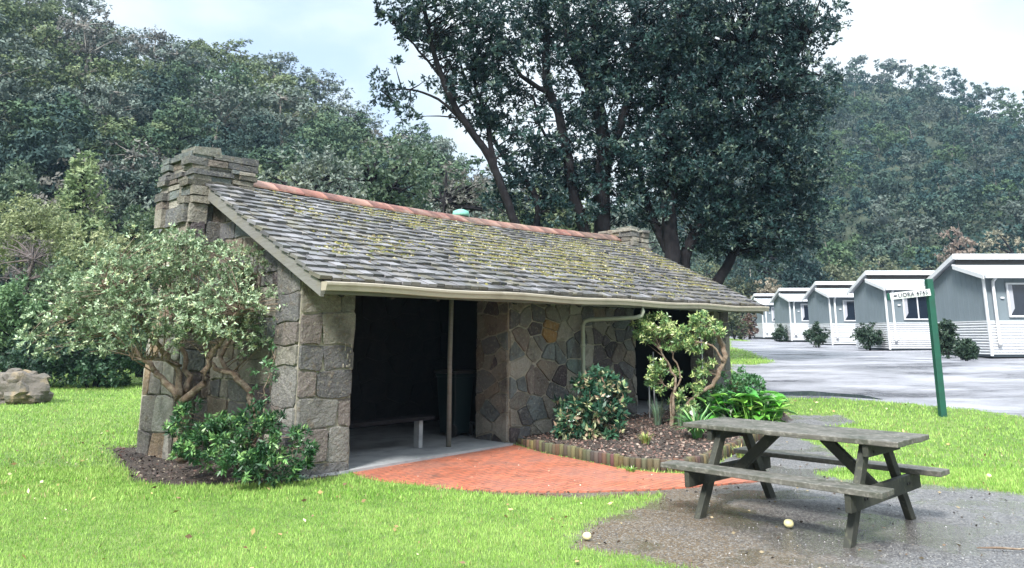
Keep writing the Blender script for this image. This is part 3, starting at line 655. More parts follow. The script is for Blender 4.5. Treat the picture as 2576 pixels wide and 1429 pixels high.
o = link('moss', np_mesh('moss', mV, tri, np.array(mT), 3), M['moss'], roof); o['kind'] = 'stuff'; o['label'] = 'yellow green moss and fallen litter on the shingles'

# gutter: cream quad profile with brackets, sagging slightly
prof = [(-.005, .055), (-.105, .055), (-.118, .045), (-.118, .02), (-.108, .0), (-.098, -.042), (-.005, -.042)]
mb = MB(); na = 30
for i in range(na + 1):
    a_ = A0 - .06 + (L_ROOF + .1 - A0) * i / na; sag = .010 * math.sin(i * .9) - .012 * math.sin(math.pi * i / na)
    for (b_, z_) in prof: mb.v.append(B(a_, EB - .045 + b_, EZ_ - .085 + z_ + sag))
n = len(prof)
for i in range(na):
    for j in range(n): mb.face((i * n + j, i * n + (j + 1) % n, (i + 1) * n + (j + 1) % n, (i + 1) * n + j), (.5, .5, .4))
mb.face([j for j in range(n)][::-1], (.5, .5, .4)); mb.face([na * n + j for j in range(n)], (.5, .5, .4))
mb.build('gutter', [M['gutter']], shel)
mb = MB(); mb.box(B(A0, EB - .03, EZ_ - .16), e1 * (L_ROOF - A0), e2 * .03, eZ * .15, (.2, .2, .2)); mb.build('fascia', [M['oldwood']], shel)
mb = MB(); zg = 1.98     # downpipe with swan neck
dp = [B(5.98, EB - .09, EZ_ - .12), B(5.98, EB - .09, zg + .02), B(5.97, EB - .07, zg - .05), B(5.90, EB + .02, zg - .085), B(5.55, .05, zg - .11), B(5.48, .12, zg - .14), B(5.46, .15, zg - .22), B(5.46, .155, .6), B(5.46, .155, .1)]
mb.tube(dp, .036, 12); mb.tube([B(5.46, .155, 1.42), B(5.46, .155, 1.47)], .045, 12); mb.build('downpipe', [M['pipe']], shel)
mb = MB(); mb.tube([B(2.89, .60, .02), B(2.885, .60, 1.3), B(2.91, .60, 2.72)], [.036, .034, .036], 12); mb.build('post', [M['oldwood']], shel)
mb = MB(); mb.box(B(.02, -.0, 2.40), e1 * 10.2, e2 * .12, eZ * .12, (.05, .05, .05)); mb.build('lintel_beam', [M['darkwood']], shel)
# ridge vent beyond the cap
vent = None
mb = MB(); c_ = B(5.15, RB + .12, zroof(5.15, RB) + .0); mb.tube([c_, c_ + eZ * .13], .07, 14); mb.tube([c_ + eZ * .10, c_ + eZ * .13, c_ + eZ * .20, c_ + eZ * .235], [.15, .17, .15, .06], 16); mb.build('roof_vent', [M['verdigris']], shel)

# bench inside, wheelie bin, second bench
def fbench(a0, a1, b0, zt, label, legs, rz=0):
    t_ = empty('bench', B((a0 + a1) / 2, b0, .035), label, 'bench', 'fixed benches inside the shelter')
    mb = MB(); mb.box(B(a0, b0 - .0, zt - .05), e1 * (a1 - a0) + e2 * rz, e2 * .30, eZ * .05, (.3, .3, .3)); mb.build('seat', [M['bark']], t_, bevel=.006)
    for a_ in legs:
        mb = MB(); mb.box(B(a_, b0 + .08, .035), e1 * .07, e2 * .12, eZ * (zt - .085), (.4, .4, .4)); mb.build('leg', [M['concrete']], t_, bevel=.006)
    return t_
fbench(.95, 2.72, .72, .47, 'slim timber bench seat inside the left opening, beside the bare post', (1.15, 2.50))
fbench(7.6, 9.9, 2.2, .62, 'dim timber bench inside the far right opening behind the pruned shrub', (7.8, 8.7, 9.6))
wb = empty('wheelie_bin', B(3.80, 1.48, .035), 'dark green wheelie bin standing in the shelter beside the middle wall', 'bin', rz=math.atan2(D1[1], D1[0])); wb.scale = (.76, .80, .98)
mb = MB(); k = 0
for (w_, d_, z_) in ((.21, .22, .05), (.22, .23, .25), (.265, .28, .93), (.285, .30, .94), (.285, .30, .99)):
    for (sx, sy) in ((-1, -1), (1, -1), (1, 1), (-1, 1)): mb.v.append(Vector((sx * w_, sy * d_, z_)))
for l in range(4):
    for j in range(4): mb.face((l * 4 + j, l * 4 + (j + 1) % 4, l * 4 + 4 + (j + 1) % 4, l * 4 + 4 + j), (.1, .2, .2))
mb.face((3, 2, 1, 0), (0, 0, 0)); mb.face((16, 17, 18, 19), (0, 0, 0)); mb.build('body', [M['binplastic']], wb, loc=(0, 0, 0), bevel=.02)
mb = MB(); mb.box((-.30, -.33, .995), (.60, 0, 0), (0, .68, .0), (0, 0, .05), (0, 0, 0)); mb.build('lid', [M['blackrubber']], wb, loc=(0, 0, 0), bevel=.02)
mb = MB(); mb.tube([(-.25, .36, .93), (.25, .36, .93)], .018, 8); mb.build('handle', [M['blackrubber']], wb, loc=(0, 0, 0))
for sx in (-.26, .20):
    mb = MB(); mb.tube([(sx, -.20, .10), (sx + .06, -.20, .10)], .10, 18); mb.build('wheel', [M['blackrubber']], wb, loc=(0, 0, 0))

# ================================================================ CABINS
def make_cabin():
    t_ = empty('cabin', (0, 0, 0), '', 'cabin', 'grey and white holiday cabins in a row'); L, D, HE, HS = 8.2, 3.25, 2.74, 1.20
    mb = MB(); mb.box((.03, .03, .05), (L - .06, 0, 0), (0, D - .06, 0), (0, 0, HE - .06), m=0)
    k = len(mb.v); rz_ = HE + .62       # gable infill
    for x in (.03, L - .03):
        for (y, z) in ((.03, HE - .02), (1.55, HE + .52), (1.6, HE + .60), (D - .03, HE - .02)): mb.v.append(Vector((x, y, z)))
    mb.face((k, k + 1, k + 2, k + 3)[::1], m=0); mb.face((k + 4, k + 7, k + 6, k + 5), m=0)
    mb.face((k, k + 4, k + 5, k + 1), m=0); mb.face((k + 2, k + 6, k + 7, k + 3), m=0)
    for x in np.arange(.12, L, .30):    # vertical cladding battens
        mb.box((x, .022, HS), (.02, 0, 0), (0, .012, 0), (0, 0, HE - HS - .05), m=0)
    for y in np.arange(.15, D, .30): mb.box((.022, y, HS), (.012, 0, 0), (0, .02, 0), (0, 0, HE - HS + .3 - abs(y - 1.6) * .3), m=0)
    mb.build('wall', [M['greyclad']], t_, loc=(0, 0, 0))
    mb = MB()                            # horizontal corrugated skirting
    nseg = 96; z0, z1 = .12, HS
    for (O, ex, nn, ln) in (((0, 0, 0), (1, 0, 0), (0, -1, 0), L), ((0, 0, 0), (0, 1, 0), (-1, 0, 0), D)):
        k = len(mb.v); O, ex, nn = Vector(O), Vector(ex), Vector(nn)
        for i in range(nseg + 1):
            z = z0 + (z1 - z0) * i / nseg; d = .026 * math.sin(i / nseg * 2 * math.pi * 12)
            mb.v += [O + nn * (.030 + d) + eZ * z, O + ex * ln + nn * (.022 + d) + eZ * z]
        for i in range(nseg): mb.face((k + 2 * i, k + 2 * i + 1, k + 2 * i + 3, k + 2 * i + 2), (.8, .8, .8), 0, True)
    mb.box((-.045, -.045, HS - .005), (L + .05, 0, 0), (0, .05, 0), (0, 0, .035)); mb.box((-.046, .006, HS - .005), (.05, 0, 0), (0, D, 0), (0, 0, .035))
    mb.build('skirting', [M['whitepaint']], t_, loc=(0, 0, 0))
    mb = MB(); mb.box((.06, .06, -.3), (L - .12, 0, 0), (0, D - .12, 0), (0, 0, .36)); mb.build('base', [M['darkwood']], t_, loc=(0, 0, 0))
    # roof: rear slope stands over the lower front slope with a dark slot between
    mb = MB()
    def slab(y0, z0_, y1, z1_, th, xa=-.14, xb=L + .14):
        k = len(mb.v)
        for x in (xa, xb): mb.v.extend([Vector((x, y0, z0_)), Vector((x, y1, z1_)), Vector((x, y1, z1_ - th)), Vector((x, y0, z0_ - th))])
        for q in ((0, 1, 2, 3), (7, 6, 5, 4), (0, 4, 5, 1), (2, 6, 7, 3), (1, 5, 6, 2), (3, 7, 4, 0)): mb.face([k + i for i in q])
    slab(D + .25, HE - .02, 1.40, HE + .82, .05)
    mb.box((-.14, 1.30, HE + .66), (L + .28, 0, 0), (0, .05, 0), (0, 0, .19)); mb.box((-.05, 1.42, HE + .40), (L + .10, 0, 0), (0, .04, 0), (0, 0, .36), m=1)  # dark strip in the slot paints the shadow under the upper fascia
    o = mb.build('roof', [M['roofwhite'], M['darkwood']], t_, loc=(0, 0, 0))
    mb = MB(); slab(-.28, HE - .0, 1.55, HE + .50, .05); mb.build('front_slope', [M['roofwhite']], o, loc=(0, 0, 0))
    mb = MB()
    def bg_(y0, z0_, y1, z1_, x, h=.17):
        k = len(mb.v)
        for xx in (x - .03, x): mb.v.extend([Vector((xx, y0, z0_)), Vector((xx, y1, z1_)), Vector((xx, y1, z1_ - h)), Vector((xx, y0, z0_ - h))])
        for q in ((3, 2, 1, 0), (4, 5, 6, 7), (1, 5, 4, 0), (3, 7, 6, 2), (2, 6, 5, 1), (0, 4, 7, 3)): mb.face([k + i for i in q])
    bg_(D + .27, HE - .0, 1.34, HE + .85, -.145); mb.build('barge_board', [M['whitepaint']], o, loc=(0, 0, 0))
    mb = MB(); bg_(1.45, HE + .47, -.30, HE - .01, -.145, .15); mb.build('barge_board', [M['whitepaint']], o, loc=(0, 0, 0))
    mb = MB(); mb.box((-.13, -.40, HE - .13), (L + .26, 0, 0), (0, .11, 0), (0, 0, .15)); mb.build('gutter', [M['whitepaint']], t_, loc=(0, 0, 0), bevel=.01)
    mb = MB(); mb.box((-.05, -.05, .08), (.07, 0, 0), (0, .07, 0), (0, 0, HE - .12)); mb.build('corner_trim', [M['whitepaint']], t_, loc=(0, 0, 0))
    mb = MB(); mb.tube([(.22, -.34, HE - .1), (.24, -.12, HE - .22), (.24, -.10, HE - .35), (.24, -.10, .5), (.24, -.12, .42)], .05, 10); mb.tube([(.24, -.115, .40), (.25, -.125, .62)], .065, 10); mb.build('downpipe', [M['whitepaint']], t_, loc=(0, 0, 0))
    def window(x0, x1, z0_, z1_):
        mb = MB(); fw = .06
        for b in (((x0 - fw, -.035, z0_ - fw), (x1 - x0 + 2 * fw, 0, 0), (0, .05, 0), (0, 0, fw)), ((x0 - fw, -.035, z1_), (x1 - x0 + 2 * fw, 0, 0), (0, .05, 0), (0, 0, fw)), ((x0 - fw, -.034, z0_), (fw, 0, 0), (0, .05, 0), (0, 0, z1_ - z0_)), ((x1, -.034, z0_), (fw, 0, 0), (0, .05, 0), (0, 0, z1_ - z0_)), (((x0 + x1) / 2 - .025, -.030, z0_), (.05, 0, 0), (0, .045, 0), (0, 0, z1_ - z0_))): mb.box(*b)
        w = mb.build('window', [M['whitepaint']], t_, loc=(0, 0, 0))
        mb = MB(); mb.box((x0, -.012, z0_), (x1 - x0, 0, 0), (0, .02, 0), (0, 0, z1_ - z0_)); mb.build('pane', [M['glass']], w, loc=(0, 0, 0))
        mb = MB()
        for s_ in range(7): mb.box((x0 + .01 + s_ * .020, -.016 - .003 * (s_ % 2), z0_ + .04 + (s_ * .03)), (.020, 0, 0), (0, .003, 0), (0, 0, z1_ - z0_ - .05 - s_ * .03))
        mb.build('curtain', [M['curtain']], w, loc=(0, 0, 0))
    window(.78, 1.95, 1.40, 2.42); window(4.6, 5.8, 1.40, 2.42)
    mb = MB(); mb.box((.50, -.03, 1.95), (.12, 0, 0), (0, .05, 0), (0, 0, .06)); mb.build('wall_lamp', [M['whitepaint']], t_, loc=(0, 0, 0), bevel=.01)
    return t_
cab0 = make_cabin()
CABS = [(15.85, 26.0, .87, 'nearest grey holiday cabin with white skirting, cut off by the right edge of the photo'),
        (16.35, 34.0, .94, 'second grey cabin from the right, its window behind the green signpost'),
        (17.35, 42.5, 1.04, 'middle grey cabin of the row, with a round shrub before it'),
        (18.3, 51.3, 1.2, 'fourth grey cabin from the right, small window partly behind the next gable'),
        (19.85, 61.8, 1.38, 'farthest and smallest grey cabin at the end of the row, beside the shelter roof corner')]
for i, (x, y, z, lb) in enumerate(CABS):
    c = cab0 if i == 0 else copy_tree(cab0)
    c.location = (x, y, z); c['label'] = lb

# ================================================================ SIGNPOST
g = G(2372, 1048); sp = empty('signpost', g, 'dark green wooden signpost with a white lettered arm pointing left, on the grass verge', 'signpost')
D_ = g.y; topz = AT(2340, 702, D_).z
mb = MB(); mb.box(g + Vector((-.055, -.055, -.1)), (.11, 0, 0), (0, .11, 0), (0, 0, topz - g.z + .1)); mb.build('post', [M['greenpaint']], sp, bevel=.008)
aL, aR = AT(2240, 746, D_ - .12), AT(2341, 735, D_ - .07)
d = (aR - aL); hh = .125; dn = d.normalized(); pf = dn.cross(eZ).normalized(); up_ = pf.cross(dn) * -1
if up_.z < 0: up_ = -up_
mb = MB(); mb.box(aL - up_ * hh / 2, d, pf * .0 + Vector((0, .022, 0)), up_ * hh); arm = mb.build('arm', [M['whitepaint']], sp, bevel=.004); arm['label'] = 'white arm with black lettering and a small arrow'
fc_ = bpy.data.curves.new('lettering', 'FONT'); fc_.body = 'LIORA 4745'; fc_.size = .105; fc_.extrude = .0015; fc_.align_y = 'CENTER'; fc_.space_character = 1.12; fc_.offset = .0012
_tmp = bpy.data.objects.new('tmp_text', fc_); COL.objects.link(_tmp); bpy.context.view_layer.update()
_me = bpy.data.meshes.new_from_object(_tmp.evaluated_get(bpy.context.evaluated_depsgraph_get())); bpy.data.objects.remove(_tmp)
lt = link('lettering', _me, M['letter'], arm)
ang = math.atan2(d.z, d.x); pos = aL + dn * .145 + Vector((0, -.004, 0)) - g
lt.matrix_local = Matrix.Translation(pos) @ Matrix.Rotation(-ang, 4, 'Y') @ Matrix.Rotation(rad(90), 4, 'X') @ Matrix.Diagonal((d.length * .80 / .66, 1, 1, 1))
mb = MB(); pA = aL + dn * .05 + Vector((0, -.004, 0)); k = 0
mb.v += [pA + up_ * .0, pA + dn * .045 + up_ * .028, pA + dn * .045 - up_ * .028, pA + dn * .08 + up_ * .012, pA + dn * .045 + up_ * .012, pA + dn * .045 - up_ * .012, pA + dn * .08 - up_ * .012]
mb.face((0, 2, 1)); mb.face((3, 4, 5, 6)); mb.build('arrow', [M['letter']], arm)
mb = MB(); q0 = g + Vector((.04, .02, 0)); q0.z = AT(2350, 735, D_).z; mb.box(q0 - Vector((0, 0, .055)), Vector((.27, .42, .0)), Vector((.02, -.012, 0)), (0, 0, .12)); a2 = mb.build('arm', [M['greenpaint']], sp, bevel=.004); a2['label'] = 'plain green arm pointing away to the right'
mb = MB(); mb.box(aL - up_ * hh / 2 - dn * .045 + Vector((0, .022, 0)), dn * .10, Vector((0, .02, 0)), up_ * hh); mb.build('arm_end', [M['greenpaint']], sp, bevel=.004)

# ================================================================ PICNIC TABLE
TX, TY, TA = 2.635, 7.369, -.799
pt = empty('picnic_table', (TX, TY, gz(TX, TY)), 'weathered grey wooden picnic table with attached benches on wet gravel', 'picnic table', rz=TA)
def pbox(name, boxes, m, bev=.006, lab=None, par=None, jit=.0):
    mb = MB()
    for (o_, ex, ey, ez) in boxes: mb.box(o_, ex, ey, ez, jit=jit)
    o = mb.build(name, [M[m]], par or pt, loc=(0, 0, 0), bevel=bev)
    if lab: o['label'] = lab
    return o
HL, HW, ZT = 1.0, .374, .769
pbox('tabletop', [((-HL + random.uniform(-.012, .012), -HW + i * .1875, ZT - .045 + random.uniform(-.002, .002)), (2 * HL, 0, 0), (0, .183, 0), (0, 0, .045)) for i in range(4)], 'tablewood', jit=.003)
for s in (-1, 1):
    y0_ = .529 if s > 0 else -.775
    pbox('seat', [((-HL, y0_ + i * .124, .398), (2 * HL, 0, 0), (0, .121, 0), (0, 0, .045)) for i in range(2)], 'tablewood', jit=.003)
for sx in (-1, 1):
    x = sx * .671
    for sy in (-1, 1):
        mb = MB(); top = Vector((x, sy * .20, ZT - .05)); bot = Vector((x, sy * .68, -.04)); d_ = bot - top
        w_ = .11; mb.box(top + Vector((-.03, -w_ / 2 - 0, 0)), Vector((.06, 0, 0)), Vector((0, w_, 0)), d_); mb.build('leg', [M['legwood']], pt, loc=(0, 0, 0), bevel=.006)
    pbox('seat_support', [((x + sx * .031 + (-.05 if sx < 0 else 0), -.76, .255), (.05, 0, 0), (0, 1.52, 0), (0, 0, .14))], 'legwood')
    pbox('top_support', [((x + sx * .032 + (-.05 if sx < 0 else 0), -.35, ZT - .145), (.05, 0, 0), (0, .70, 0), (0, 0, .098))], 'legwood')
    mb = MB(); p, q = Vector((x - sx * .02, 0, .33)), Vector((x - sx * .44, 0, ZT - .06)); mb.beam(p, q, .09, .06, up=(0, 1, 0)); mb.build('brace', [M['legwood']], pt, loc=(0, 0, 0), bevel=.005)

for sx in (-1, 1):
    for (y_, z_) in ((-.49, .325), (-.44, .325), (.49, .325), (.44, .325), (-.24, .66), (.24, .66)):
        mb = MB(); xo = sx * (.671 + .082); mb.tube([(xo - sx * .004, y_, z_), (xo + sx * .008, y_, z_)], .012, 8); mb.build('bolt', [M['blackrubber']], pt, loc=(0, 0, 0))
# pale fruit on the ground
for (u, v, r_, lb) in ((1985, 1327, .042, 'pale yellow round fruit on dark wet gravel under the picnic table'), (1477, 1358, .036, 'pale fruit lying alone on brown gravel left of the table'), (2488, 1203, .03, 'small orange brown fruit on the grass right of the table')):
    c = G(u, v); mb = MB(); kk = len(mb.v); nu, nv = 16, 9
    for i in range(nv + 1):
        ph = math.pi * i / nv; dimp = .82 + .18 * math.sin(ph) ** .6
        for j in range(nu):
            th = 2 * math.pi * j / nu; q = Vector((math.sin(ph) * math.cos(th), math.sin(ph) * math.sin(th), math.cos(ph) * .88 * dimp)) * r_; q *= 1 + .05 * mnoise.noise(q * 40); mb.v.append(c + q + eZ * r_ * .8)
    for i in range(nv):
        for j in range(nu): mb.face((i * nu + j, (i + 1) * nu + j, (i + 1) * nu + (j + 1) % nu, i * nu + (j + 1) % nu), (.7, .6, .3), 0, True)
    tag(mb.build('fruit', [M['fruit']]), lb, 'fruit', 'fallen fruit')
c = G(2510, 1385); mb = MB(); mb.tube([c + Vector((-.14, .03, .012)), c + Vector((0, .0, .02)), c + Vector((.14, -.02, .015)), c + Vector((.32, -.01, .02))], [.004, .009, .008, .005], 6); tag(mb.build('stick', [M['shrubbark']]), 'thin reddish stick lying on gravel at the right edge', 'stick')

# ================================================================ LOG EDGING
le = empty('log_edging', EDGE[3], 'low curved edging of upright round treated logs around the mulched garden bed', 'edging')
pts = [Vector((p.x, p.y, 0)) for p in EDGE]; acc = 0; seg = []; cum = [0]
for i in range(1, len(pts)): cum.append(cum[-1] + (pts[i] - pts[i - 1]).length)
s_ = 0
while s_ < cum[-1]:
    i = max(j for j in range(len(cum)) if cum[j] <= s_); i = min(i, len(pts) - 2); tt = (s_ - cum[i]) / (cum[i + 1] - cum[i]); p = pts[i].lerp(pts[i + 1], tt)
    r_ = random.uniform(.034, .043); s_ += r_ * 2.02; h_ = .145 * min(1, .35 + s_ * .6) + random.uniform(-.010, .012)
    cc = random.choice([(.10, .075, .04), (.075, .062, .035), (.12, .095, .05), (.055, .045, .032), (.09, .055, .035), (.085, .08, .045)]); cc = tuple(x * random.uniform(.8, 1.3) for x in cc)
    z_ = gz(p.x, p.y); mb = MB(); mb.tube([p + eZ * (z_ - .08), p + eZ * (z_ + h_ - .008), p + eZ * (z_ + h_)], [r_, r_, r_ * .86], 12, cc); mb.build('log', [M['logwood']], le)
    if len(le.children) >= 100: break

# boulder far left
c = G(14, 1018); mb = MB(); nu, nv = 40, 24; R = .55
for i in range(nv + 1):
    ph = math.pi * i / nv
    for j in range(nu):
        th = 2 * math.pi * j / nu; q = Vector((math.sin(ph) * math.cos(th) * 1.12, math.sin(ph) * math.sin(th), math.cos(ph) * .92))
        q *= R * (1 + .28 * mnoise.noise(q * 1.3 + Vector((3, 1, 2))) + .12 * mnoise.cell(q * 2.6)); mb.v.append(c + q + Vector((0, .5, .28)))
for i in range(nv):
    for j in range(nu): mb.face((i * nu + j, (i + 1) * nu + j, (i + 1) * nu + (j + 1) % nu, i * nu + (j + 1) % nu))
tag(mb.build('boulder', [M['rock']]), 'large rough brown boulder at the far left lawn edge', 'boulder')

# ================================================================ VEGETATION
def sub_blobs(ells, r_sub, fill=.5, flat=1.0):
    """scatter small leaf clumps through the shells of a few big ellipsoids: (centre, radii, count)"""
    C_, R_, A_ = [], [], []
    for (c, rr_, n) in ells:
        u = unit(rng.normal(size=(n, 3))); k = (fill + (1 - fill) * rng.random((n, 1))) ** .5
        p = np.array(c)[None] + u * np.array(rr_)[None] * k
        C_.append(p); R_.append(r_sub * (.6 + .8 * rng.random(n))); A_.append(u)
    return np.vstack(C_), np.concatenate(R_), np.vstack(A_)
def foliage(C_, R_, A_, n_ros, n_leaf, L, Wd, pal, up=.4, spread=1.0, cup=.25, squash=.8, tipcol=None, tipfrac=.3, tang=0, var=.4):
    K = len(C_); k = np.repeat(np.arange(K), n_ros); n = len(k)
    u = unit(rng.normal(size=(n, 3)) + A_[k] * .6); off = u * (R_[k] * rng.random(n) ** .45)[:, None]; off[:, 2] *= squash
    ax_ = unit(u + A_[k] * .5 + np.array([0, 0, up])); RC = C_[k] + off
    kk = np.repeat(np.arange(n), n_leaf); m = len(kk)
    D_ = unit(ax_[kk] * .55 + spread * unit(rng.normal(size=(m, 3)))); P = RC[kk] + rng.normal(size=(m, 3)) * L * .15
    Ls = L * (.6 + .7 * rng.random(m)); Nn_ = unit(unit(u + A_[k] * .5 + np.array([0, 0, .35]))[kk] + (1 / tang - .6) * rng.normal(size=(m, 3))) if tang else None; V, Q = leaf_geo(P, D_, Ls, Wd * (Ls / L), cup, Nn_)
    pa = np.array(pal, float); b = rng.random(K)[k][kk] * .55 + rng.random(n)[kk] * .3 + rng.random(m) * .15
    x = b * (len(pa) - 1); i = np.clip(x.astype(int), 0, len(pa) - 2); f = (x - i)[:, None]; T = pa[i] * (1 - f) + pa[i + 1] * f
    if tipcol is not None:
        tp = (rng.random(n) < tipfrac)[kk]; tc_ = np.array(tipcol, float); T[tp] = tc_[rng.integers(0, len(tc_), tp.sum())]
    T *= (1 - var / 2 + var * rng.random((m, 1)))
    return V, Q, T
def add_leaves(name, parts, m, parent, local=None):
    Vs_, Qs, Ts_ = [], [], []; o_ = 0
    for V, Q, T in parts: Vs_.append(V); Qs.append(Q + o_); Ts_.append(T); o_ += len(V)
    V = np.vstack(Vs_)
    if local is not None: V = V - np.array(local)[None]
    return link(name, np_mesh(name, V, np.vstack(Qs), np.vstack(Ts_)), m, parent)
def bez(p, q, bow, n=5):
    p, q = Vector(p), Vector(q); mid = (p + q) / 2 + Vector(bow); return [((1 - t_) ** 2) * p + 2 * t_ * (1 - t_) * mid + t_ * t_ * q for t_ in [i / n for i in range(n + 1)]]
def twigs(mb, limbs, C_, r0=.03, r1=.006, frac=1.0, seg=5):
    LP = np.array([tuple(p) for l in limbs for p in l])
    for c in C_:
        if random.random() > frac: continue
        d = np.linalg.norm(LP - c[None], axis=1) * rng.uniform(.7, 1.35, len(LP)) + np.maximum(0, (LP[:, 2] - c[2])) * .8; p = Vector(LP[int(np.argmin(d))]); c = Vector(c); ln = (c - p).length
        if ln < .05: continue
        rr0 = r0 * min(1, .4 + ln * .35)
        mb.tube(bez(p, c, (random.uniform(-.12, .12) * ln, random.uniform(-.12, .12) * ln, random.uniform(-.02, .18) * ln), 4), [rr0, rr0 * .8, rr0 * .6, rr0 * .4, r1], seg, cap=False, wob=.08)

def limb(pxs, Y, r0, r1, to_ground=False):
    pts = [AT(u, v, Y + dy) for (u, v, dy) in pxs]
    if to_ground: b = pts[0]; pts = [Vector((b.x + to_ground, b.y, gz(b.x, b.y) - .1))] + pts
    # resample smoothly with a little wander
    out_ = []; n = len(pts)
    for i in range(n - 1):
        p0 = pts[max(i - 1, 0)]; p1 = pts[i]; p2 = pts[i + 1]; p3 = pts[min(i + 2, n - 1)]
        for s_ in range(4):
            t_ = s_ / 4; out_.append(.5 * ((2 * p1) + (p2 - p0) * t_ + (2 * p0 - 5 * p1 + 4 * p2 - p3) * t_ ** 2 + (3 * p1 - p0 - 3 * p2 + p3) * t_ ** 3))
    out_.append(pts[-1]); m_ = len(out_)
    return [p + Vector((random.uniform(-.03, .03), random.uniform(-.03, .03), 0)) for p in out_], [r0 + (r1 - r0) * i / (m_ - 1) for i in range(m_)]

BT = [(.006, .018, .024), (.011, .030, .036), (.022, .056, .056), (.060, .115, .10)]
def big_tree(label, Y, limbs_px, ells_px, base_rs, n_ros=9):
    limbs = [limb(*l) for l in limbs_px]; base = limbs[0][0][0]
    root = empty('broadleaf_tree', (base.x, base.y, gz(base.x, base.y)), label, 'tree', 'dark spreading trees behind the shelter')
    ells = []
    for (u, v, dy, ru, rv, ry, dens) in ells_px:
        c = AT(u, v, Y + dy); s_ = (Y + dy) / 1972 * 1.0; rx, rz_ = ru * s_, rv * s_; n = int(dens * (rx * rz_ * 3.14) * 15.5 * (.55 + ry * .32)); ells.append((tuple(c), (rx, ry, rz_), max(4, n)))
    C_, R_, A_ = sub_blobs(ells, base_rs, .25)
    V = foliage(C_, R_, A_, n_ros, 8, .13, .054, BT, up=.3, squash=.85, tipcol=[(.085, .13, .10), (.11, .15, .11), (.06, .10, .09)], tipfrac=.16)  # tipcol paints leaf highlights into the colour of some rosettes
    add_leaves('crown', [V], M['leaf'], root, root.location)
    mb = MB()
    for pts_, rr_ in limbs: mb.tube(pts_, rr_, 10, wob=.07)
    twigs(mb, [l[0] for l in limbs], C_, .035, .008, .75)
    mb.build('trunk', [M['bark']], root); return root
big_tree('dark tree behind the shelter, its slim trunk leaning left with sparse sky-lit foliage', 20.5,
    [([(1330, 640, 0), (1290, 545, 0), (1235, 400, 0), (1165, 300, -.2), (1112, 200, -.4), (1085, 100, -.6), (1050, -40, -.8)], 20.5, .15, .05, .2),
     ([(1245, 430, 0), (1225, 300, .4), (1190, 190, .8), (1180, 60, 1.0)], 20.5, .08, .03),
     ([(1180, 320, -.1), (1100, 250, -.4), (1030, 225, -.6), (960, 230, -.8)], 20.5, .045, .015),
     ([(1105, 190, -.4), (1040, 110, -.5), (985, 60, -.6)], 20.5, .04, .012),
     ([(1330, 640, .5), (1350, 500, .8), (1270, 400, 1.2), (1200, 270, 1.4), (1150, 130, 1.2)], 20.5, .11, .03)],
    [(1120, 40, -.6, 140, 90, 1.3, 1.5), (1020, 215, -.7, 85, 55, .8, .6), (985, 30, -.8, 60, 50, .6, .45), (1200, 220, .4, 110, 110, 1.3, .9), (1190, 130, .2, 120, 90, 1.3, 1.0), (1260, 60, .3, 70, 90, 1.0, 1.1), (1010, 300, -.6, 60, 22, .5, .35), (1320, 485, 1.0, 95, 70, 1.0, 1.1), (1300, 410, .8, 60, 60, .8, .7), (1390, 540, .9, 60, 40, .8, .9), (1250, 530, 1.2, 60, 45, .8, .9), (1290, 340, .8, 80, 90, 1.0, .5)], .30)
big_tree('massive dark multi-stemmed tree rising right behind the middle of the shelter roof', 22.0,
    [([(1515, 700, 0), (1515, 585, 0), (1512, 470, 0), (1522, 380, 0), (1500, 260, 0), (1455, 160, .3), (1425, 60, .6), (1410, -80, .8)], 22, .27, .12, .0),
     ([(1480, 640, 0), (1468, 580, -.1), (1442, 480, -.3), (1425, 380, -.4), (1402, 280, -.5), (1372, 190, -.6), (1376, 100, -.7), (1360, -60, -.8)], 22, .20, .09, .15),
     ([(1520, 430, 0), (1560, 320, .2), (1588, 200, .3), (1600, 60, .2), (1620, -60, .2)], 22, .17, .07),
     ([(1500, 270, 0), (1510, 160, -.4), (1490, 40, -.8), (1500, -60, -1)], 22, .10, .05),
     ([(1392, 240, -.5), (1310, 190, -.8), (1270, 110, -1), (1255, 30, -1)], 22, .08, .03),
     ([(1432, 420, -.4), (1370, 340, -.6), (1340, 240, -.8)], 22, .06, .025),
     ([(1690, 760, 0), (1690, 640, 0), (1682, 520, 0), (1690, 430, .1), (1662, 330, .3), (1680, 200, .5), (1710, 50, .6), (1720, -60, .6)], 22, .26, .10, .0),
     ([(1688, 640, 0), (1648, 560, .4), (1615, 460, .7), (1600, 330, 1.0)], 22, .16, .06)],
    [(1420, 60, -.2, 150, 110, 1.6, 1.3), (1330, 170, -.6, 95, 100, 1.1, .8), (1380, 320, -.4, 95, 80, 1.0, .6), (1450, 220, 0, 90, 110, 1.2, .8), (1560, 90, 0, 140, 130, 1.9, 1.25), (1540, 250, .1, 110, 110, 1.6, .85), (1480, 400, .2, 120, 90, 1.3, .95), (1450, 500, -.6, 70, 50, .6, .9), (1600, 520, .2, 80, 50, 1.0, 1.0), (1560, 545, .8, 60, 30, .8, .8), (1440, 550, .8, 50, 30, .8, .7), (1400, 400, -.3, 70, 80, .9, .8), (1560, 440, .3, 110, 60, 1.3, 1.0), (1430, 480, .8, 90, 45, .8, .6), (1680, 250, .4, 110, 170, 1.8, 1.25), (1700, 60, .3, 110, 110, 2.0, 1.3), (1640, 400, .3, 100, 90, 1.4, 1.2)], .34)
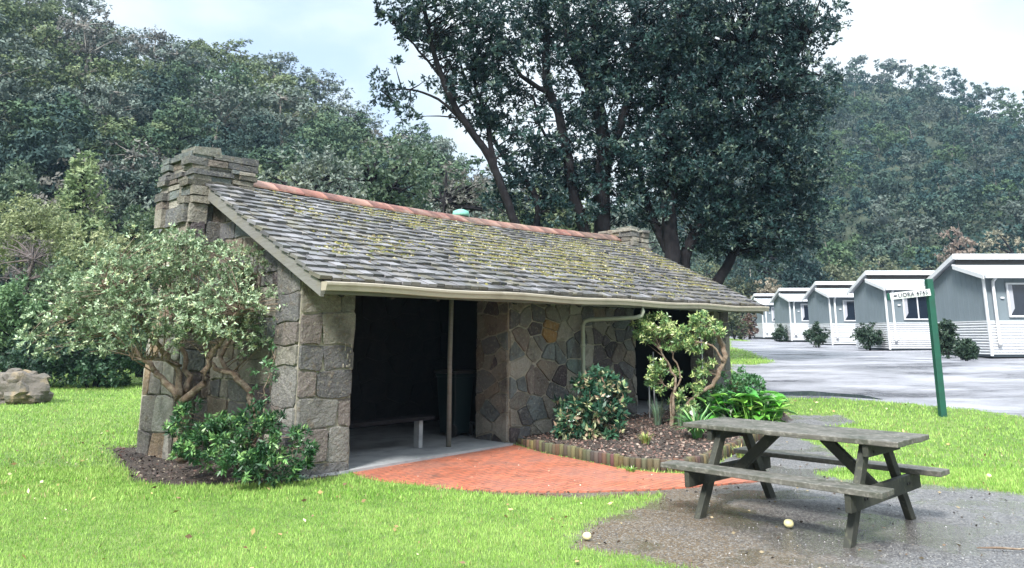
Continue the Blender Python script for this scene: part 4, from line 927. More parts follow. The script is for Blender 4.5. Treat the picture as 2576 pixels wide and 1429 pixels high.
big_tree('broad dark tree at the far shelter end, its trunks leaning right', 22.5,
    [([(1740, 720, 0), (1722, 660, 0), (1748, 590, 0), (1795, 520, 0), (1840, 410, .2), (1860, 280, .3), (1880, 120, .3)], 22.5, .20, .07, .0),
     ([(1770, 770, .3), (1806, 705, .3), (1842, 645, .3), (1872, 590, .3), (1905, 500, .3), (1950, 400, .2)], 22.5, .20, .07, -.3),
     ([(1845, 400, .2), (1900, 300, 0), (1970, 200, -.2), (2030, 90, -.3)], 22.5, .09, .03)],
    [(1830, 80, .2, 190, 140, 2.3, 1.35), (2000, 60, 0, 115, 120, 1.6, 1.0), (1840, 260, .3, 210, 130, 2.3, 1.35), (2010, 240, .2, 95, 120, 1.5, 1.0), (1850, 430, .2, 210, 110, 2.2, 1.4), (1760, 520, -.2, 110, 80, 1.3, 1.2), (1930, 560, .2, 120, 90, 1.5, 1.25), (1985, 430, .3, 95, 110, 1.4, 1.0), (1850, 600, .4, 110, 40, 1.2, 1.2), (2020, 560, .3, 70, 60, 1.0, 1.1), (1760, 590, .3, 60, 30, .8, .6), (2090, 20, 0, 40, 50, .7, .6)], .36)

# ---- hills
HL_AZ = [(-62, .40), (-48, .385), (-35.5, .365), (-33.3, .360), (-30.5, .335), (-25.9, .312), (-21.7, .308), (-17.7, .297), (-13.9, .262), (-12.5, .235), (-10.3, .232), (-7.2, .205), (-4.2, .175), (.4, .140), (5, .10), (9, .03)]
HR_AZ = [(-8, 0.076), (3, 0.106), (8, 0.136), (12.3, 0.176), (18.2, 0.246), (22.5, 0.294), (24.2, 0.308), (26.5, 0.302), (28.9, 0.284), (31.1, 0.259), (32.8, 0.234), (34.8, 0.226), (42, 0.231), (55, 0.216), (70, 0.176)]
def hill(name, tab, r0, r1, z0, bulge):
    azs = np.radians(np.linspace(tab[0][0], tab[-1][0], 90)); te = np.interp(np.degrees(azs), [a for a, _ in tab], [b for _, b in tab]); n = 44
    V = []
    for a, te_ in zip(azs, te):
        for i in range(n):
            s = i / (n - 9)
            if s <= 1: r = r0 + (r1 - r0) * s; z = z0 + (te_ * r1 + EYE - z0) * (s ** bulge)
            else: r = r1 + (s - 1) * (r1 - r0) * 1.5; z = te_ * r1 + EYE - (s - 1) * 25
            V.append((math.sin(a) * r, math.cos(a) * r, z + 1.2 * mnoise.noise(Vector((math.sin(a) * r * .06, math.cos(a) * r * .06, r0))) * min(1, s * 3)))
    V = np.array(V); k = np.arange(89)[:, None] * n + np.arange(n - 1)[None]; Q = np.stack([k, k + n, k + n + 1, k + 1], -1).reshape(-1, 4)[:, ::-1]
    M['hillsoil'] = M.get('hillsoil') or mat('hill_undergrowth', (.035, .05, .03), .95, noise=[(.35, (.07, .08, .045), .45, .65, .8)], bump=(1.2, 1, .5))
    o = link(name, np_mesh(name, V, Q, np.full((len(Q), 3), .05), smooth_=True), M['hillsoil']); tag(o, kind='structure')
    def h(az, s):
        te_ = float(np.interp(math.degrees(az), [a for a, _ in tab], [b for _, b in tab])); r = r0 + (r1 - r0) * s
        return Vector((math.sin(az) * r, math.cos(az) * r, z0 + (te_ * r1 + EYE - z0) * (s ** bulge)))
    return h
hill_l = hill('hillside', HL_AZ, 36, 100, -.3, 1.05)
hill_r = hill('hillside', HR_AZ, 92, 215, 1.0, 1.08)

# far tree prototypes; every tree of the left hillside is an object of its own
def far_tree(label, pal, H=8.0, Rr=3.4, K=46, n_ros=16, n_leaf=5, L=.27, Wd=.15, rs=.85, trunkm='palebark', conic=False, sparse=1.0, cat='tree', group=None, name='hillside_tree', twg=.35):
    root = empty(name, (0, 0, 0), label, cat, group)
    ells = []
    if conic:
        for i in range(6): f_ = i / 5; ells.append(((0, 0, H * (.22 + .72 * f_)), (Rr * (1 - f_ * .85), Rr * (1 - f_ * .85), H * .13), int(K / 6 * (1.4 - f_))))
    else:
        for i in range(5):
            a = i * 1.26 + random.uniform(-.4, .4); d = Rr * .42; ells.append(((math.cos(a) * d, math.sin(a) * d, H * random.uniform(.55, .74)), (Rr * .58, Rr * .58, H * .22), int(K / 6 * sparse)))
        ells.append(((0, 0, H * .8), (Rr * .55, Rr * .55, H * .18), int(K / 6 * sparse)))
    C_, R_, A_ = sub_blobs(ells, rs, .35)
    V = foliage(C_, R_, A_, n_ros, n_leaf, L, Wd, pal, up=.5, squash=.6, tang=1, var=.2, cup=.1)
    add_leaves('crown', [V], M['leaf_far'], root)
    mb = MB(); tr = [Vector((0, 0, -1.5)), Vector((.1, 0, H * .25)), Vector((-.1, .15, H * .5)), Vector((.05, -.05, H * .8))]; mb.tube(tr, [.20, .16, .12, .04], 7)
    twigs(mb, [tr], C_, .07, .02, twg, 4); mb.build('trunk', [M[trunkm]], root, loc=(0, 0, 0)); return root
GREYG = [(0.065, 0.09, 0.077), (0.115, 0.147, 0.123), (0.204, 0.237, 0.205)]; BLUEG = [(0.025, 0.048, 0.047), (0.044, 0.078, 0.068), (0.095, 0.127, 0.099)]
OLIVE = [(0.065, 0.095, 0.046), (0.111, 0.147, 0.072), (0.195, 0.228, 0.123)]; MIDG = [(0.033, 0.067, 0.044), (0.066, 0.108, 0.064), (0.132, 0.179, 0.098)]
BROWNG = [(0.083, 0.085, 0.077), (0.13, 0.128, 0.113), (0.195, 0.19, 0.175)]; YELG = [(.13, .16, .08), (.22, .26, .12), (.36, .38, .21)]
LG = 'trees covering the left hillside'
protos = [far_tree('grey green gum tree with pale branches among the trees of the left hillside', GREYG, 8, 3.7, 60, group=LG, twg=.6),
          far_tree('dark bluish green tree among the trees of the left hillside', BLUEG, 7.5, 3.3, 64, trunkm='bark', group=LG),
          far_tree('olive green bushy tree among the trees of the left hillside', OLIVE, 7, 3.3, 60, group=LG),
          far_tree('mid green leafy tree among the trees of the left hillside', MIDG, 8, 3.4, 64, trunkm='bark', group=LG),
          far_tree('thin brownish grey twiggy tree among the trees of the left hillside', BROWNG, 8.5, 3.3, 40, sparse=.75, group=LG, twg=1.0)]
wts = [.34, .16, .17, .18, .15]; used = [False] * 5; spots = []
r2 = random.Random(3); tries = 0
def pick(w):
    x = r2.random(); s = 0
    for i, a in enumerate(w):
        s += a
        if x < s: return i
    return 0
while tries < 9000 and len(spots) < 250:
    tries += 1; az = rad(r2.uniform(-37.5, 7)); s = r2.random() ** .8 * 1.02; p = hill_l(az, s)
    if any((p - q).length < 3.7 + 1.6 * s for q in spots): continue
    spots.append(p)
for p in spots:
    s = (math.hypot(p.x, p.y) - 36) / 64; w = list(wts)
    cl = mnoise.noise(Vector((p.x * .06, p.y * .06, 4))) 
    if s > .65: w = [.46, .08, .18, .13, .15]
    elif cl > .12: w = [.12, .45, .12, .28, .03]
    i = pick(w); o = protos[i] if not used[i] else copy_tree(protos[i]); used[i] = True
    o.location = p - Vector((0, 0, .8)); sc = r2.uniform(.72, 1.2) * (.92 if s < .3 else 1.0); o.scale = (sc * r2.uniform(.9, 1.15), sc * r2.uniform(.9, 1.15), sc * r2.uniform(.8, 1.1)); o.rotation_euler = (r2.uniform(-.1, .1), r2.uniform(-.1, .1), r2.uniform(0, 6.28))

# right hill: a far wood read as one mass
parts_ = []; mb = MB(); r3 = random.Random(5); sp3 = []; tries = 0
while tries < 20000 and len(sp3) < 640:
    tries += 1; az = rad(r3.uniform(-3, 38)); s = r3.random() ** .75 * 1.0; p = hill_r(az, s)
    if any(abs(p.x - q.x) < 9 and (p - q).length < 4.6 + 1.2 * s for q in sp3): continue
    sp3.append(p)
RP = [[(0.021, 0.041, 0.034), (0.042, 0.074, 0.056), (0.098, 0.133, 0.096)], [(0.014, 0.033, 0.034), (0.028, 0.063, 0.056), (0.063, 0.104, 0.084)], [(0.028, 0.056, 0.028), (0.056, 0.096, 0.048), (0.105, 0.148, 0.08)], [(0.042, 0.059, 0.052), (0.077, 0.1, 0.084), (0.126, 0.148, 0.128)]]
for p in sp3:
    pal = r3.choice(RP); Hh = r3.uniform(7, 11); el = [((p.x + r3.uniform(-1.4, 1.4), p.y + r3.uniform(-1.4, 1.4), p.z + Hh * r3.uniform(.55, .95)), (r3.uniform(1.4, 2.6), r3.uniform(1.4, 2.6), r3.uniform(.7, 1.5)), 5) for _ in range(4)]
    C_, R_, A_ = sub_blobs(el, .8, .4); parts_.append(foliage(C_, R_, A_, 14, 4, .42, .24, pal, up=.5, squash=.55, tang=1, var=.2, cup=.1))
    if r3.random() < .22: mb.tube([p - eZ, p + Vector((r3.uniform(-.4, .4), 0, Hh * .45)), p + Vector((r3.uniform(-1, 1), 0, Hh * .9))], [.15, .11, .04], 5)
wood = add_leaves('forest', parts_, M['leaf_far'], None); tag(wood, 'distant dense gum forest covering the right hillside', 'forest', kind='stuff')
mb.build('trunks', [M['palebark']], wood, loc=(0, 0, 0))

def undergrowth(hf, az0, az1, n, size, pal, par, nm):
    C_ = np.array([tuple(hf(rad(random.uniform(az0, az1)), random.random() ** .8) + Vector((0, 0, random.uniform(.0, 1.6)))) for _ in range(n)])
    V = foliage(C_, np.full(n, 1.1), unit(rng.normal(size=(n, 3)) + np.array([0, -.5, 1])), 4, 4, size, size * .6, pal, up=.4, tang=1, var=.2); o = add_leaves(nm, [V], M['leaf_far'], par); return o
undergrowth(hill_r, -4, 39, 8000, .5, [(.015, .035, .026), (.03, .055, .036), (.06, .085, .05)], wood, 'undergrowth')
o = undergrowth(hill_l, -38, 8, 6000, .35, [(.02, .045, .03), (.045, .08, .045), (.10, .13, .08)], None, 'undergrowth'); tag(o, 'low scrub between the trees of the left hillside', 'undergrowth', kind='stuff')
# ---- middle distance trees and shrubs, one object each
def clump(name, label, cat, u, v_top, v_bot, wpx, Y, pal, K=50, n_ros=10, n_leaf=6, L=.16, Wd=.07, rs=.4, group=None, conic=False, z0=None, trunk='bark', tip=None, tipf=.3, twg=.5, mt='leaf', depth=.8, fill=.25):
    p = AT(u, v_bot, Y); x = p.x; zb = gz(x, Y) if z0 is None else z0; zt = AT(u, v_top, Y).z; H = zt - zb; Rr = wpx / 1972 * Y / 2
    root = empty(name, (x, Y, zb), label, cat, group); ells = []
    zlow = max(p.z, zb); hh = (zt - zlow)
    if conic:
        for i in range(6): f_ = i / 5; ells.append(((x + random.uniform(-.1, .1) * Rr, Y, zlow + hh * (.10 + .85 * f_)), (Rr * (1.02 - f_ * .88), Rr * depth * (1.02 - f_ * .88), hh * .12), max(3, int(K / 6 * (1.5 - f_)))))
    else:
        for i in range(6):
            a = i * 1.05 + random.uniform(-.3, .3); ells.append(((x + math.cos(a) * Rr * .45, Y + math.sin(a) * Rr * .45 * depth, zlow + hh * random.uniform(.32, .62)), (Rr * .55, Rr * .55 * depth, hh * .36), int(K / 7)))
        ells.append(((x, Y, zlow + hh * .62), (Rr * .6, Rr * .6 * depth, hh * .36), int(K / 7)))
    C_, R_, A_ = sub_blobs(ells, rs, fill); C_[:, 2] = np.maximum(C_[:, 2], zb + .05)
    V = foliage(C_, R_, A_, n_ros, n_leaf, L, Wd, pal, up=.4, squash=.8, tipcol=tip, tipfrac=tipf, tang=.75, var=.3)
    V[0][:, 2] = np.maximum(V[0][:, 2], zb)
    add_leaves('foliage' if H < 3.2 else 'crown', [V], M[mt], root, root.location)
    mb = MB(); nst = 1 if H > 3.2 else 3; tl = []
    for s_ in range(nst):
        q = Vector((x + random.uniform(-.2, .2) * Rr * (nst > 1), Y, zb - .1)); tp_ = Vector((x + random.uniform(-.4, .4) * Rr, Y + random.uniform(-.2, .2) * Rr, zb + H * .75)); tl.append(bez(q, tp_, (random.uniform(-.1, .1) * H, 0, 0), 6)); r_ = max(.012, .028 * H); mb.tube(tl[-1], [r_ * (1 - i * .12) for i in range(7)], 7, cap=False)
    twigs(mb, tl, C_, max(.008, .012 * H), .004, twg, 4); mb.build('trunk' if H > 3.2 else 'stems', [M[trunk]], root); return root
# behind the shelter
BG = 'bushy trees between the shelter and the hillside'
clump('bushy_tree', 'mid green bushy tree just above the near end of the red ridge', 'tree', 790, 360, 620, 300, 33, GREYG + [(.24, .27, .13)], K=90, rs=.6, L=.22, Wd=.11, group=BG, n_leaf=5)
clump('bushy_tree', 'deep green tree above the ridge left of the leaning trunk', 'tree', 960, 330, 600, 330, 37, MIDG, K=110, rs=.65, L=.24, Wd=.12, group=BG, n_leaf=5)
clump('bushy_tree', 'brownish purple twiggy tree below the gap of sky behind the ridge', 'tree', 1150, 385, 640, 210, 31, BROWNG, K=60, rs=.5, L=.16, Wd=.07, group=BG, twg=1, n_leaf=5)
clump('bushy_tree', 'dull green tree showing between the dark trunks of the big tree', 'tree', 1390, 440, 700, 330, 38, OLIVE, K=90, rs=.65, L=.24, Wd=.12, group=BG, n_leaf=5)
clump('bushy_tree', 'grey green tree filling the gap between the middle and right dark trunks', 'tree', 1600, 500, 760, 240, 44, GREYG, K=90, rs=.65, L=.24, Wd=.12, group=BG, n_leaf=5)
clump('bushy_tree', 'blue green tree behind the low right crown, above the small cabins', 'tree', 1960, 470, 760, 260, 78, BLUEG, K=120, rs=1.0, L=.34, Wd=.18, group=BG, n_leaf=5)
clump('conifer', 'dark blue green conifer behind the row of cabins', 'tree', 2030, 625, 760, 170, 70, [(.010, .028, .03), (.018, .045, .042), (.03, .06, .055)], K=90, rs=.5, L=.4, Wd=.12, conic=True)
clump('small_tree', 'pinkish tan small tree above the farthest cabin', 'tree', 1940, 672, 800, 78, 68, [(.18, .16, .11), (.27, .23, .17), (.34, .30, .23)], K=34, rs=.5, L=.2, Wd=.12)
clump('small_tree', 'rusty pink small tree above the second cabin roof near the right edge', 'tree', 2428, 565, 760, 90, 76, [(.15, .125, .095), (.24, .18, .15), (.28, .25, .19)], K=44, rs=.6, L=.26, Wd=.14)
clump('small_tree', 'pale tan small tree behind the nearest cabin roof at the right edge', 'tree', 2545, 575, 760, 130, 74, [(.18, .17, .12), (.28, .26, .18), (.36, .32, .24)], K=50, rs=.6, L=.26, Wd=.14)
for (u, vt, w, lb) in ((2105, 640, 170, 'olive scrub bush above the middle cabin roof'), (2215, 640, 190, 'tan olive scrub bush between two cabin roofs'), (2330, 632, 190, 'long olive brown scrub bush left of the nearest cabin gable'), (2480, 622, 200, 'dull scrub bush over the nearest cabin roof ridge'), (1870, 690, 150, 'olive grey bush right of the leaning dark trunk'), (1790, 650, 160, 'grey olive bush behind the leaning dark trunks')):
    clump('scrub_bush', lb, 'bush', u, vt, 800, w, 80, [(.08, .10, .055), (.13, .15, .085), (.20, .215, .13)], K=70, rs=.7, L=.3, Wd=.16, n_leaf=5, group='scrub behind the cabins', depth=.5)
# far end of the road
for (u, vt, vb, w, Y, pal, lb) in ((1850, 775, 850, 60, 58, [(.03, .05, .03), (.07, .09, .05), (.16, .17, .09)], 'small dark bush under the shelter roof corner at the far end of the road'), (1885, 785, 850, 55, 60, [(.07, .04, .04), (.12, .07, .06), (.12, .12, .07)], 'reddish dark bush beside the farthest cabin')):
    clump('roadside_bush', lb, 'bush', u, vt, vb, w, Y, pal, K=30, rs=.35, L=.16, Wd=.09)
# shrubs against the cabins
CSH = [(1964, 815, 858, 42, 'tiny dark shrub before the fourth cabin from the right'), (2056, 812, 872, 52, 'small dark shrub between the fourth and middle cabins'), (2186, 808, 880, 74, 'round dark shrub between the middle and second cabins'), (2386, 805, 900, 42, 'tall narrow dark shrub right of the signpost post'), (2434, 858, 906, 46, 'low dark shrub at the foot of the nearest cabin gable')]
for (u, vt, vb, w, lb) in CSH:
    g_ = G(u, vb); clump('cabin_shrub', lb, 'shrub', u, vt, vb + 3, w, g_.y, [(.02, .04, .03), (.035, .065, .04), (.06, .10, .06)], K=60, n_ros=9, n_leaf=6, L=.11, Wd=.05, rs=.16, group='dark shrubs in front of the cabins', fill=.1)
# left bank
LB_ = 'shrubs and small trees on the left bank'
clump('bank_tree', 'pale yellow green pointed tree rising from the left bank', 'tree', 190, 395, 640, 205, 34, [(.10, .15, .08), (.19, .26, .12), (.33, .38, .19)], K=110, rs=.5, L=.20, Wd=.085, conic=True, group=LB_)
clump('bank_tree', 'dark blue green round tree left of the near chimney', 'tree', 335, 385, 640, 170, 37, BLUEG + [(.10, .14, .10)], K=100, rs=.5, L=.2, Wd=.09, group=LB_)
clump('bank_tree', 'soft green small tree touching the left side of the chimney', 'tree', 375, 500, 720, 140, 27, MIDG + [(.16, .22, .12)], K=80, rs=.35, L=.15, Wd=.07, group=LB_)
clump('bank_tree', 'blue grey green tree at the left edge of the photo', 'tree', 20, 420, 640, 150, 33, [(.05, .09, .07), (.10, .15, .10), (.18, .23, .14)], K=80, rs=.5, L=.2, Wd=.09, conic=True, group=LB_)
clump('bank_shrub', 'feathery pale yellow shrub high at the left edge', 'shrub', 55, 490, 700, 220, 28, YELG, twg=.08, n_ros=14, K=130, rs=.42, L=.14, Wd=.05, group=LB_)
clump('bank_shrub', 'yellow green shrub left of the flowering canopy, above the green bushes', 'shrub', 240, 555, 800, 230, 26, YELG, K=120, rs=.40, L=.13, Wd=.05, group=LB_)
clump('bare_shrub', 'bare purple grey twiggy shrub at the left edge', 'shrub', 55, 560, 760, 170, 25.5, [(.12, .095, .11), (.18, .15, .16), (.22, .20, .19)], K=60, n_ros=8, n_leaf=4, rs=.35, L=.10, Wd=.018, trunk='twig', twg=1, group=LB_)
clump('bank_shrub', 'fresh green rounded shrub at the left edge behind the lawn', 'shrub', 40, 690, 900, 200, 23, [(.05, .10, .05), (.10, .18, .08), (.19, .29, .13)], K=130, rs=.32, L=.12, Wd=.055, group=LB_)
clump('bank_shrub', 'green spreading shrub behind the pale leaved canopy', 'shrub', 190, 640, 900, 250, 24, [(.06, .10, .055), (.12, .18, .09), (.22, .29, .14)], K=150, rs=.34, L=.12, Wd=.055, group=LB_)
clump('bank_shrub', 'dark low shrub beside the boulder at the lawn edge', 'shrub', 80, 830, 1000, 250, 22.5, [(.015, .035, .025), (.03, .065, .04), (.05, .10, .055)], K=120, rs=.28, L=.11, Wd=.05, group=LB_)
clump('bank_shrub', 'dark green low shrub on the lawn edge right of the boulder', 'shrub', 235, 800, 990, 250, 22.8, [(.015, .04, .025), (.035, .08, .04), (.06, .13, .06)], K=150, rs=.28, L=.11, Wd=.05, group=LB_)
clump('bank_shrub', 'dark shrub just left of the chimney base', 'shrub', 370, 760, 985, 200, 24, [(.012, .03, .02), (.03, .06, .035), (.05, .09, .05)], K=110, rs=.3, L=.11, Wd=.05, group=LB_)

# ---- the pale leaved spreading shrub by the gable
PS = [(.12, .09, .06), (.10, .15, .08), (.20, .28, .16), (.40, .50, .32)]
bx = B(-1.0, 1.7); root = empty('spreading_shrub', (bx.x, bx.y, 0), 'wide umbrella shaped pale green shrub with twisted stems against the stone gable', 'shrub')
YS = 9.6
sl_ = [limb(*l) for l in [([(455, 1010, 0), (510, 965, -.1), (525, 905, -.1), (560, 850, -.2), (600, 780, -.4)], YS, .050, .016),
                          ([(450, 1005, 0), (405, 950, .1), (385, 925, .2), (330, 880, .2), (240, 810, .1), (150, 770, 0)], YS, .045, .010),
                          ([(455, 1000, .0), (440, 920, .1), (400, 870, 0), (330, 790, -.3), (260, 720, -.5)], YS, .045, .012),
                          ([(470, 990, .1), (470, 930, .3), (450, 850, .4), (420, 740, .5), (400, 650, .5)], YS, .042, .012),
                          ([(645, 1035, .0), (625, 985, .0), (590, 945, .05), (535, 920, .1), (510, 860, .2), (470, 780, .1)], YS, .048, .014),
                          ([(600, 950, .05), (560, 900, .3), (600, 800, .5), (650, 700, .4)], YS, .035, .010),
                          ([(455, 920, .1), (400, 905, -.3), (340, 905, -.5)], YS, .02, .008),
                          ([(455, 1010, 0), (450, 1085, .0), (455, 1160, 0)], YS, .055, .075), ([(645, 1035, .0), (640, 1100, .0), (600, 1165, 0)], YS, .045, .06)]]
el = []
for (u, v, dy, ru, rv, ry, n) in ((180, 790, 0, 110, 85, .5, 34), (120, 860, .0, 60, 50, .35, 9), (290, 720, -.2, 130, 95, .7, 50), (400, 660, 0, 120, 80, .8, 46), (520, 670, 0, 130, 85, .8, 52), (620, 720, .1, 100, 95, .7, 42), (420, 790, -.5, 170, 85, .5, 60), (560, 800, -.4, 140, 80, .5, 46), (250, 850, -.2, 90, 50, .4, 16), (650, 830, .1, 60, 80, .35, 18), (735, 770, -.1, 30, 22, .2, 5), (480, 620, .1, 60, 40, .4, 14)):
    c = AT(u, v, YS + dy); s_ = YS / 1972; el.append((tuple(c), (ru * s_, ry, rv * s_), int(n * 1.35)))
C_, R_, A_ = sub_blobs(el, .13, .12); A_[:, 2] = np.abs(A_[:, 2])
p1 = foliage(C_, R_, A_, 8, 8, .047, .019, PS, up=.8, squash=.8, tipcol=[(.55, .66, .46), (.44, .58, .38), (.52, .56, .32)], tipfrac=.28)
add_leaves('foliage', [p1], M['leaf'], root, root.location)
mb = MB()
for p_, r_ in sl_: mb.tube(p_, r_, 8, wob=.12)
twigs(mb, [l[0] for l in sl_], C_, .014, .003, 1.0, 4)
mb.build('stems', [M['shrubbark']], root)

def rosette_bush(name, label, cat, els, Y, pal, n_ros, n_leaf, L, Wd, rs, base_px, tip=None, tipf=.3, mt='glossleaf', stems=None, spread=1.0, group=None, bark='shrubbark', up=.6, stemr=.012, fill=.3):
    b = G(*base_px); root = empty(name, b, label, cat, group); e_ = []
    for (u, v, dy, ru, rv, ry, n) in els: c = AT(u, v, Y + dy); s_ = Y / 1972; e_.append((tuple(c), (ru * s_, ry, rv * s_), n))
    C_, R_, A_ = sub_blobs(e_, rs, fill); zg_ = b.z + .03; C_[:, 2] = np.maximum(C_[:, 2], zg_)
    V = foliage(C_, R_, A_, n_ros, n_leaf, L, Wd, pal, up=up, spread=spread, squash=.8, tipcol=tip, tipfrac=tipf); V[0][:, 2] = np.maximum(V[0][:, 2], zg_ - .02)
    add_leaves('foliage', [V], M[mt], root, root.location); mb = MB()
    ls = [limb(*l) for l in stems] if stems else [(bez(b, (b.x + random.uniform(-.1, .1), b.y, b.z + .3), (0, 0, 0), 4), [stemr * 1.4] * 5)]
    for p_, r_ in ls: mb.tube(p_, r_, 8, wob=.1)
    twigs(mb, [l[0] for l in ls], C_, stemr, .003, .9, 4); mb.build('stems', [M[bark]], root); return root
# dark glossy low shrub by the near pier
rosette_bush('rhododendron', 'low dark glossy leaved shrub beneath the pale canopy, beside the near pier', 'shrub',
    [(490, 1065, .1, 65, 45, .35, 20), (560, 1110, 0, 60, 45, .4, 14), (670, 1100, -.1, 60, 50, .35, 18), (600, 1160, -.3, 80, 30, .25, 16), (735, 1135, -.2, 45, 45, .2, 12), (500, 1125, -.1, 50, 35, .3, 10), (640, 1055, .1, 40, 30, .25, 7), (690, 1170, -.2, 60, 28, .2, 10)], 8.95,
    [(.012, .038, .018), (.025, .075, .03), (.05, .13, .045), (.11, .23, .08)], 8, 9, .068, .021, .10, (600, 1185), tip=[(.16, .32, .10), (.24, .40, .14)], tipf=.18)
rosette_bush('sapling', 'thin pale green self-sown sapling in front of the gable wall', 'sapling',
    [(670, 940, 0, 25, 30, .12, 5), (690, 900, 0, 20, 30, .1, 4), (650, 1000, 0, 15, 20, .1, 3), (700, 860, .1, 25, 30, .1, 5)], 9.4, [(.06, .14, .07), (.12, .26, .12), (.22, .36, .18)], 4, 6, .06, .02, .08, (655, 1150),
    stems=[([(655, 1120, 0), (660, 1030, 0), (672, 960, 0), (695, 880, 0), (700, 800, .0)], 9.4, .010, .004)])
# garden bed plants
rosette_bush('photinia_shrub', 'rounded shrub with dark glossy leaves and pinkish new tips beside the downpipe', 'shrub',
    [(1500, 1010, 0, 60, 45, .35, 22), (1450, 1065, -.1, 50, 40, .3, 18), (1520, 1065, -.05, 45, 40, .3, 14), (1505, 960, .05, 40, 30, .2, 10), (1555, 1000, .1, 25, 30, .2, 6), (1425, 1020, .1, 22, 30, .15, 5), (1470, 975, .1, 20, 25, .15, 4)], 12.1,
    [(.012, .045, .03), (.03, .095, .055), (.09, .19, .10)], 7, 7, .105, .042, .10, (1485, 1112), tip=[(.40, .40, .22), (.36, .26, .18), (.22, .34, .14), (.42, .46, .28)], tipf=.34)
rosette_bush('pruned_shrub', 'cloud pruned shrub with leafy tufts on bare curved stems before the right opening', 'shrub',
    [(1650, 820, 0, 52, 32, .25, 30), (1700, 850, 0, 40, 26, .25, 18), (1620, 850, -.05, 20, 16, .15, 6), (1775, 815, .2, 42, 26, .22, 20), (1745, 865, .1, 38, 22, .2, 14), (1805, 845, .2, 20, 26, .15, 6), (1668, 950, 0, 40, 30, .2, 16), (1655, 925, 0, 20, 18, .1, 5), (1775, 925, .25, 20, 25, .15, 8), (1745, 965, .1, 25, 16, .15, 6), (1725, 1010, 0, 35, 24, .18, 10)], 13.2,
    [(.05, .12, .05), (.13, .24, .08), (.28, .40, .15)], 6, 8, .07, .024, .09, (1690, 1085), tip=[(.42, .52, .18), (.52, .58, .28)], tipf=.35,
    stems=[([(1690, 1090, 0), (1692, 1020, 0), (1698, 960, 0), (1680, 910, 0), (1655, 870, 0)], 13.2, .030, .014), ([(1686, 1090, 0), (1690, 1000, .05), (1712, 940, 0), (1690, 890, 0), (1700, 850, 0)], 13.2, .018, .012),
           ([(1715, 1040, .2), (1745, 1000, .2), (1790, 970, .2), (1815, 920, .2), (1820, 870, .2), (1795, 830, .2)], 13.2, .03, .05), ([(1815, 910, .2), (1790, 870, .2), (1750, 860, .1)], 13.2, .025, .012), ([(1690, 980, 0), (1660, 960, 0)], 13.2, .014, .01), ([(1690, 1090, .1), (1705, 1060, .15), (1715, 1040, .2)], 13.2, .035, .03)])
rosette_bush('leafy_bush', 'fine leaved mid green bush at the foot of the end pier', 'bush',
    [(1855, 975, 0, 60, 40, .4, 36), (1800, 1010, 0, 60, 32, .4, 28), (1900, 1000, -.1, 40, 40, .35, 20), (1740, 1020, 0, 40, 24, .3, 14)], 13.6, [(.03, .09, .04), (.06, .16, .06), (.13, .26, .11)], 8, 8, .05, .026, .11, (1840, 1040), mt='leaf')
# arum lilies
b = G(1880, 1075); root = empty('arum_lily', b, 'clump of broad bright green arrow shaped leaves with white lily flowers behind the table', 'plant'); Yl = b.y
ax_, V_l, Q_l, T_l = 0, [], [], []; mb = MB(); nleaf = 0
for i in range(190):
    u, v = min(1958, random.gauss(1885, 44)), random.uniform(988, 1062) + abs(random.gauss(0, 6)); p = AT(u, v, Yl + random.uniform(-.45, .25)); p.z = max(p.z, b.z + .08)
    th = random.uniform(0, 6.28); tl = random.uniform(-.5, .5); d_ = Vector((math.cos(th), math.sin(th) - .3, tl)).normalized(); L_ = random.uniform(.15, .30); sd_ = d_.cross(eZ).normalized(); n_ = sd_.cross(d_)
    k = len(mb.v); cc = tuple(x * random.uniform(.8, 1.3) for x in ((.11, .32, .06) if random.random() < .55 else (.22, .46, .10)))
    for (f_, w_, z_) in ((-.15, .28, 0), (.1, .42, .03), (.45, .34, .06), (.8, .14, .02)):
        for s_ in (-1, 0, 1): mb.v.append(p + d_ * L_ * f_ + sd_ * L_ * w_ * s_ + n_ * L_ * (z_ + .12 * abs(s_)))
    mb.v.append(p + d_ * L_ * 1.08)
    for r_ in range(3):
        for s_ in range(2): o_ = k + r_ * 3 + s_; mb.face((o_, o_ + 1, o_ + 4, o_ + 3), cc, 0, True)
    mb.face((k + 9, k + 10, k + 12), cc, 0, True); mb.face((k + 10, k + 11, k + 12), cc, 0, True)
    bs = Vector((b.x + (p.x - b.x) * .6, p.y, b.z)); mb.tube([bs, (bs + p) / 2 + Vector((0, 0, .04)), p], .007, 4, cc, 0, False)
mb.build('foliage', [M['glossleaf']], root)
for (u, v) in ((1932, 1018), (1948, 1012), (1822, 1062), (1745, 1058), (1838, 1045)):
    p = AT(u, v, Yl - .3); mb = MB(); k = 0; nn_ = 10; tw = random.uniform(0, 6)
    for l, (r_, z_) in enumerate(((.008, 0), (.02, .05), (.045, .095), (.062, .12))):
        for j in range(nn_): th = 2 * math.pi * j / nn_; q_ = r_ * (1 + .35 * math.cos(th + tw) * (l > 1)); mb.v.append(p + Vector((q_ * math.cos(th), q_ * math.sin(th), z_ + .035 * math.cos(th + tw) * (l > 1))))
    for l in range(3):
        for j in range(nn_): mb.face((l * nn_ + j, l * nn_ + (j + 1) % nn_, (l + 1) * nn_ + (j + 1) % nn_, (l + 1) * nn_ + j), (.8, .8, .8), 0, True)
    mb.tube([Vector((p.x, p.y, b.z)), p], .006, 5, m=1); mb.build('flower', [M['white'], M['greenpaint']], root)
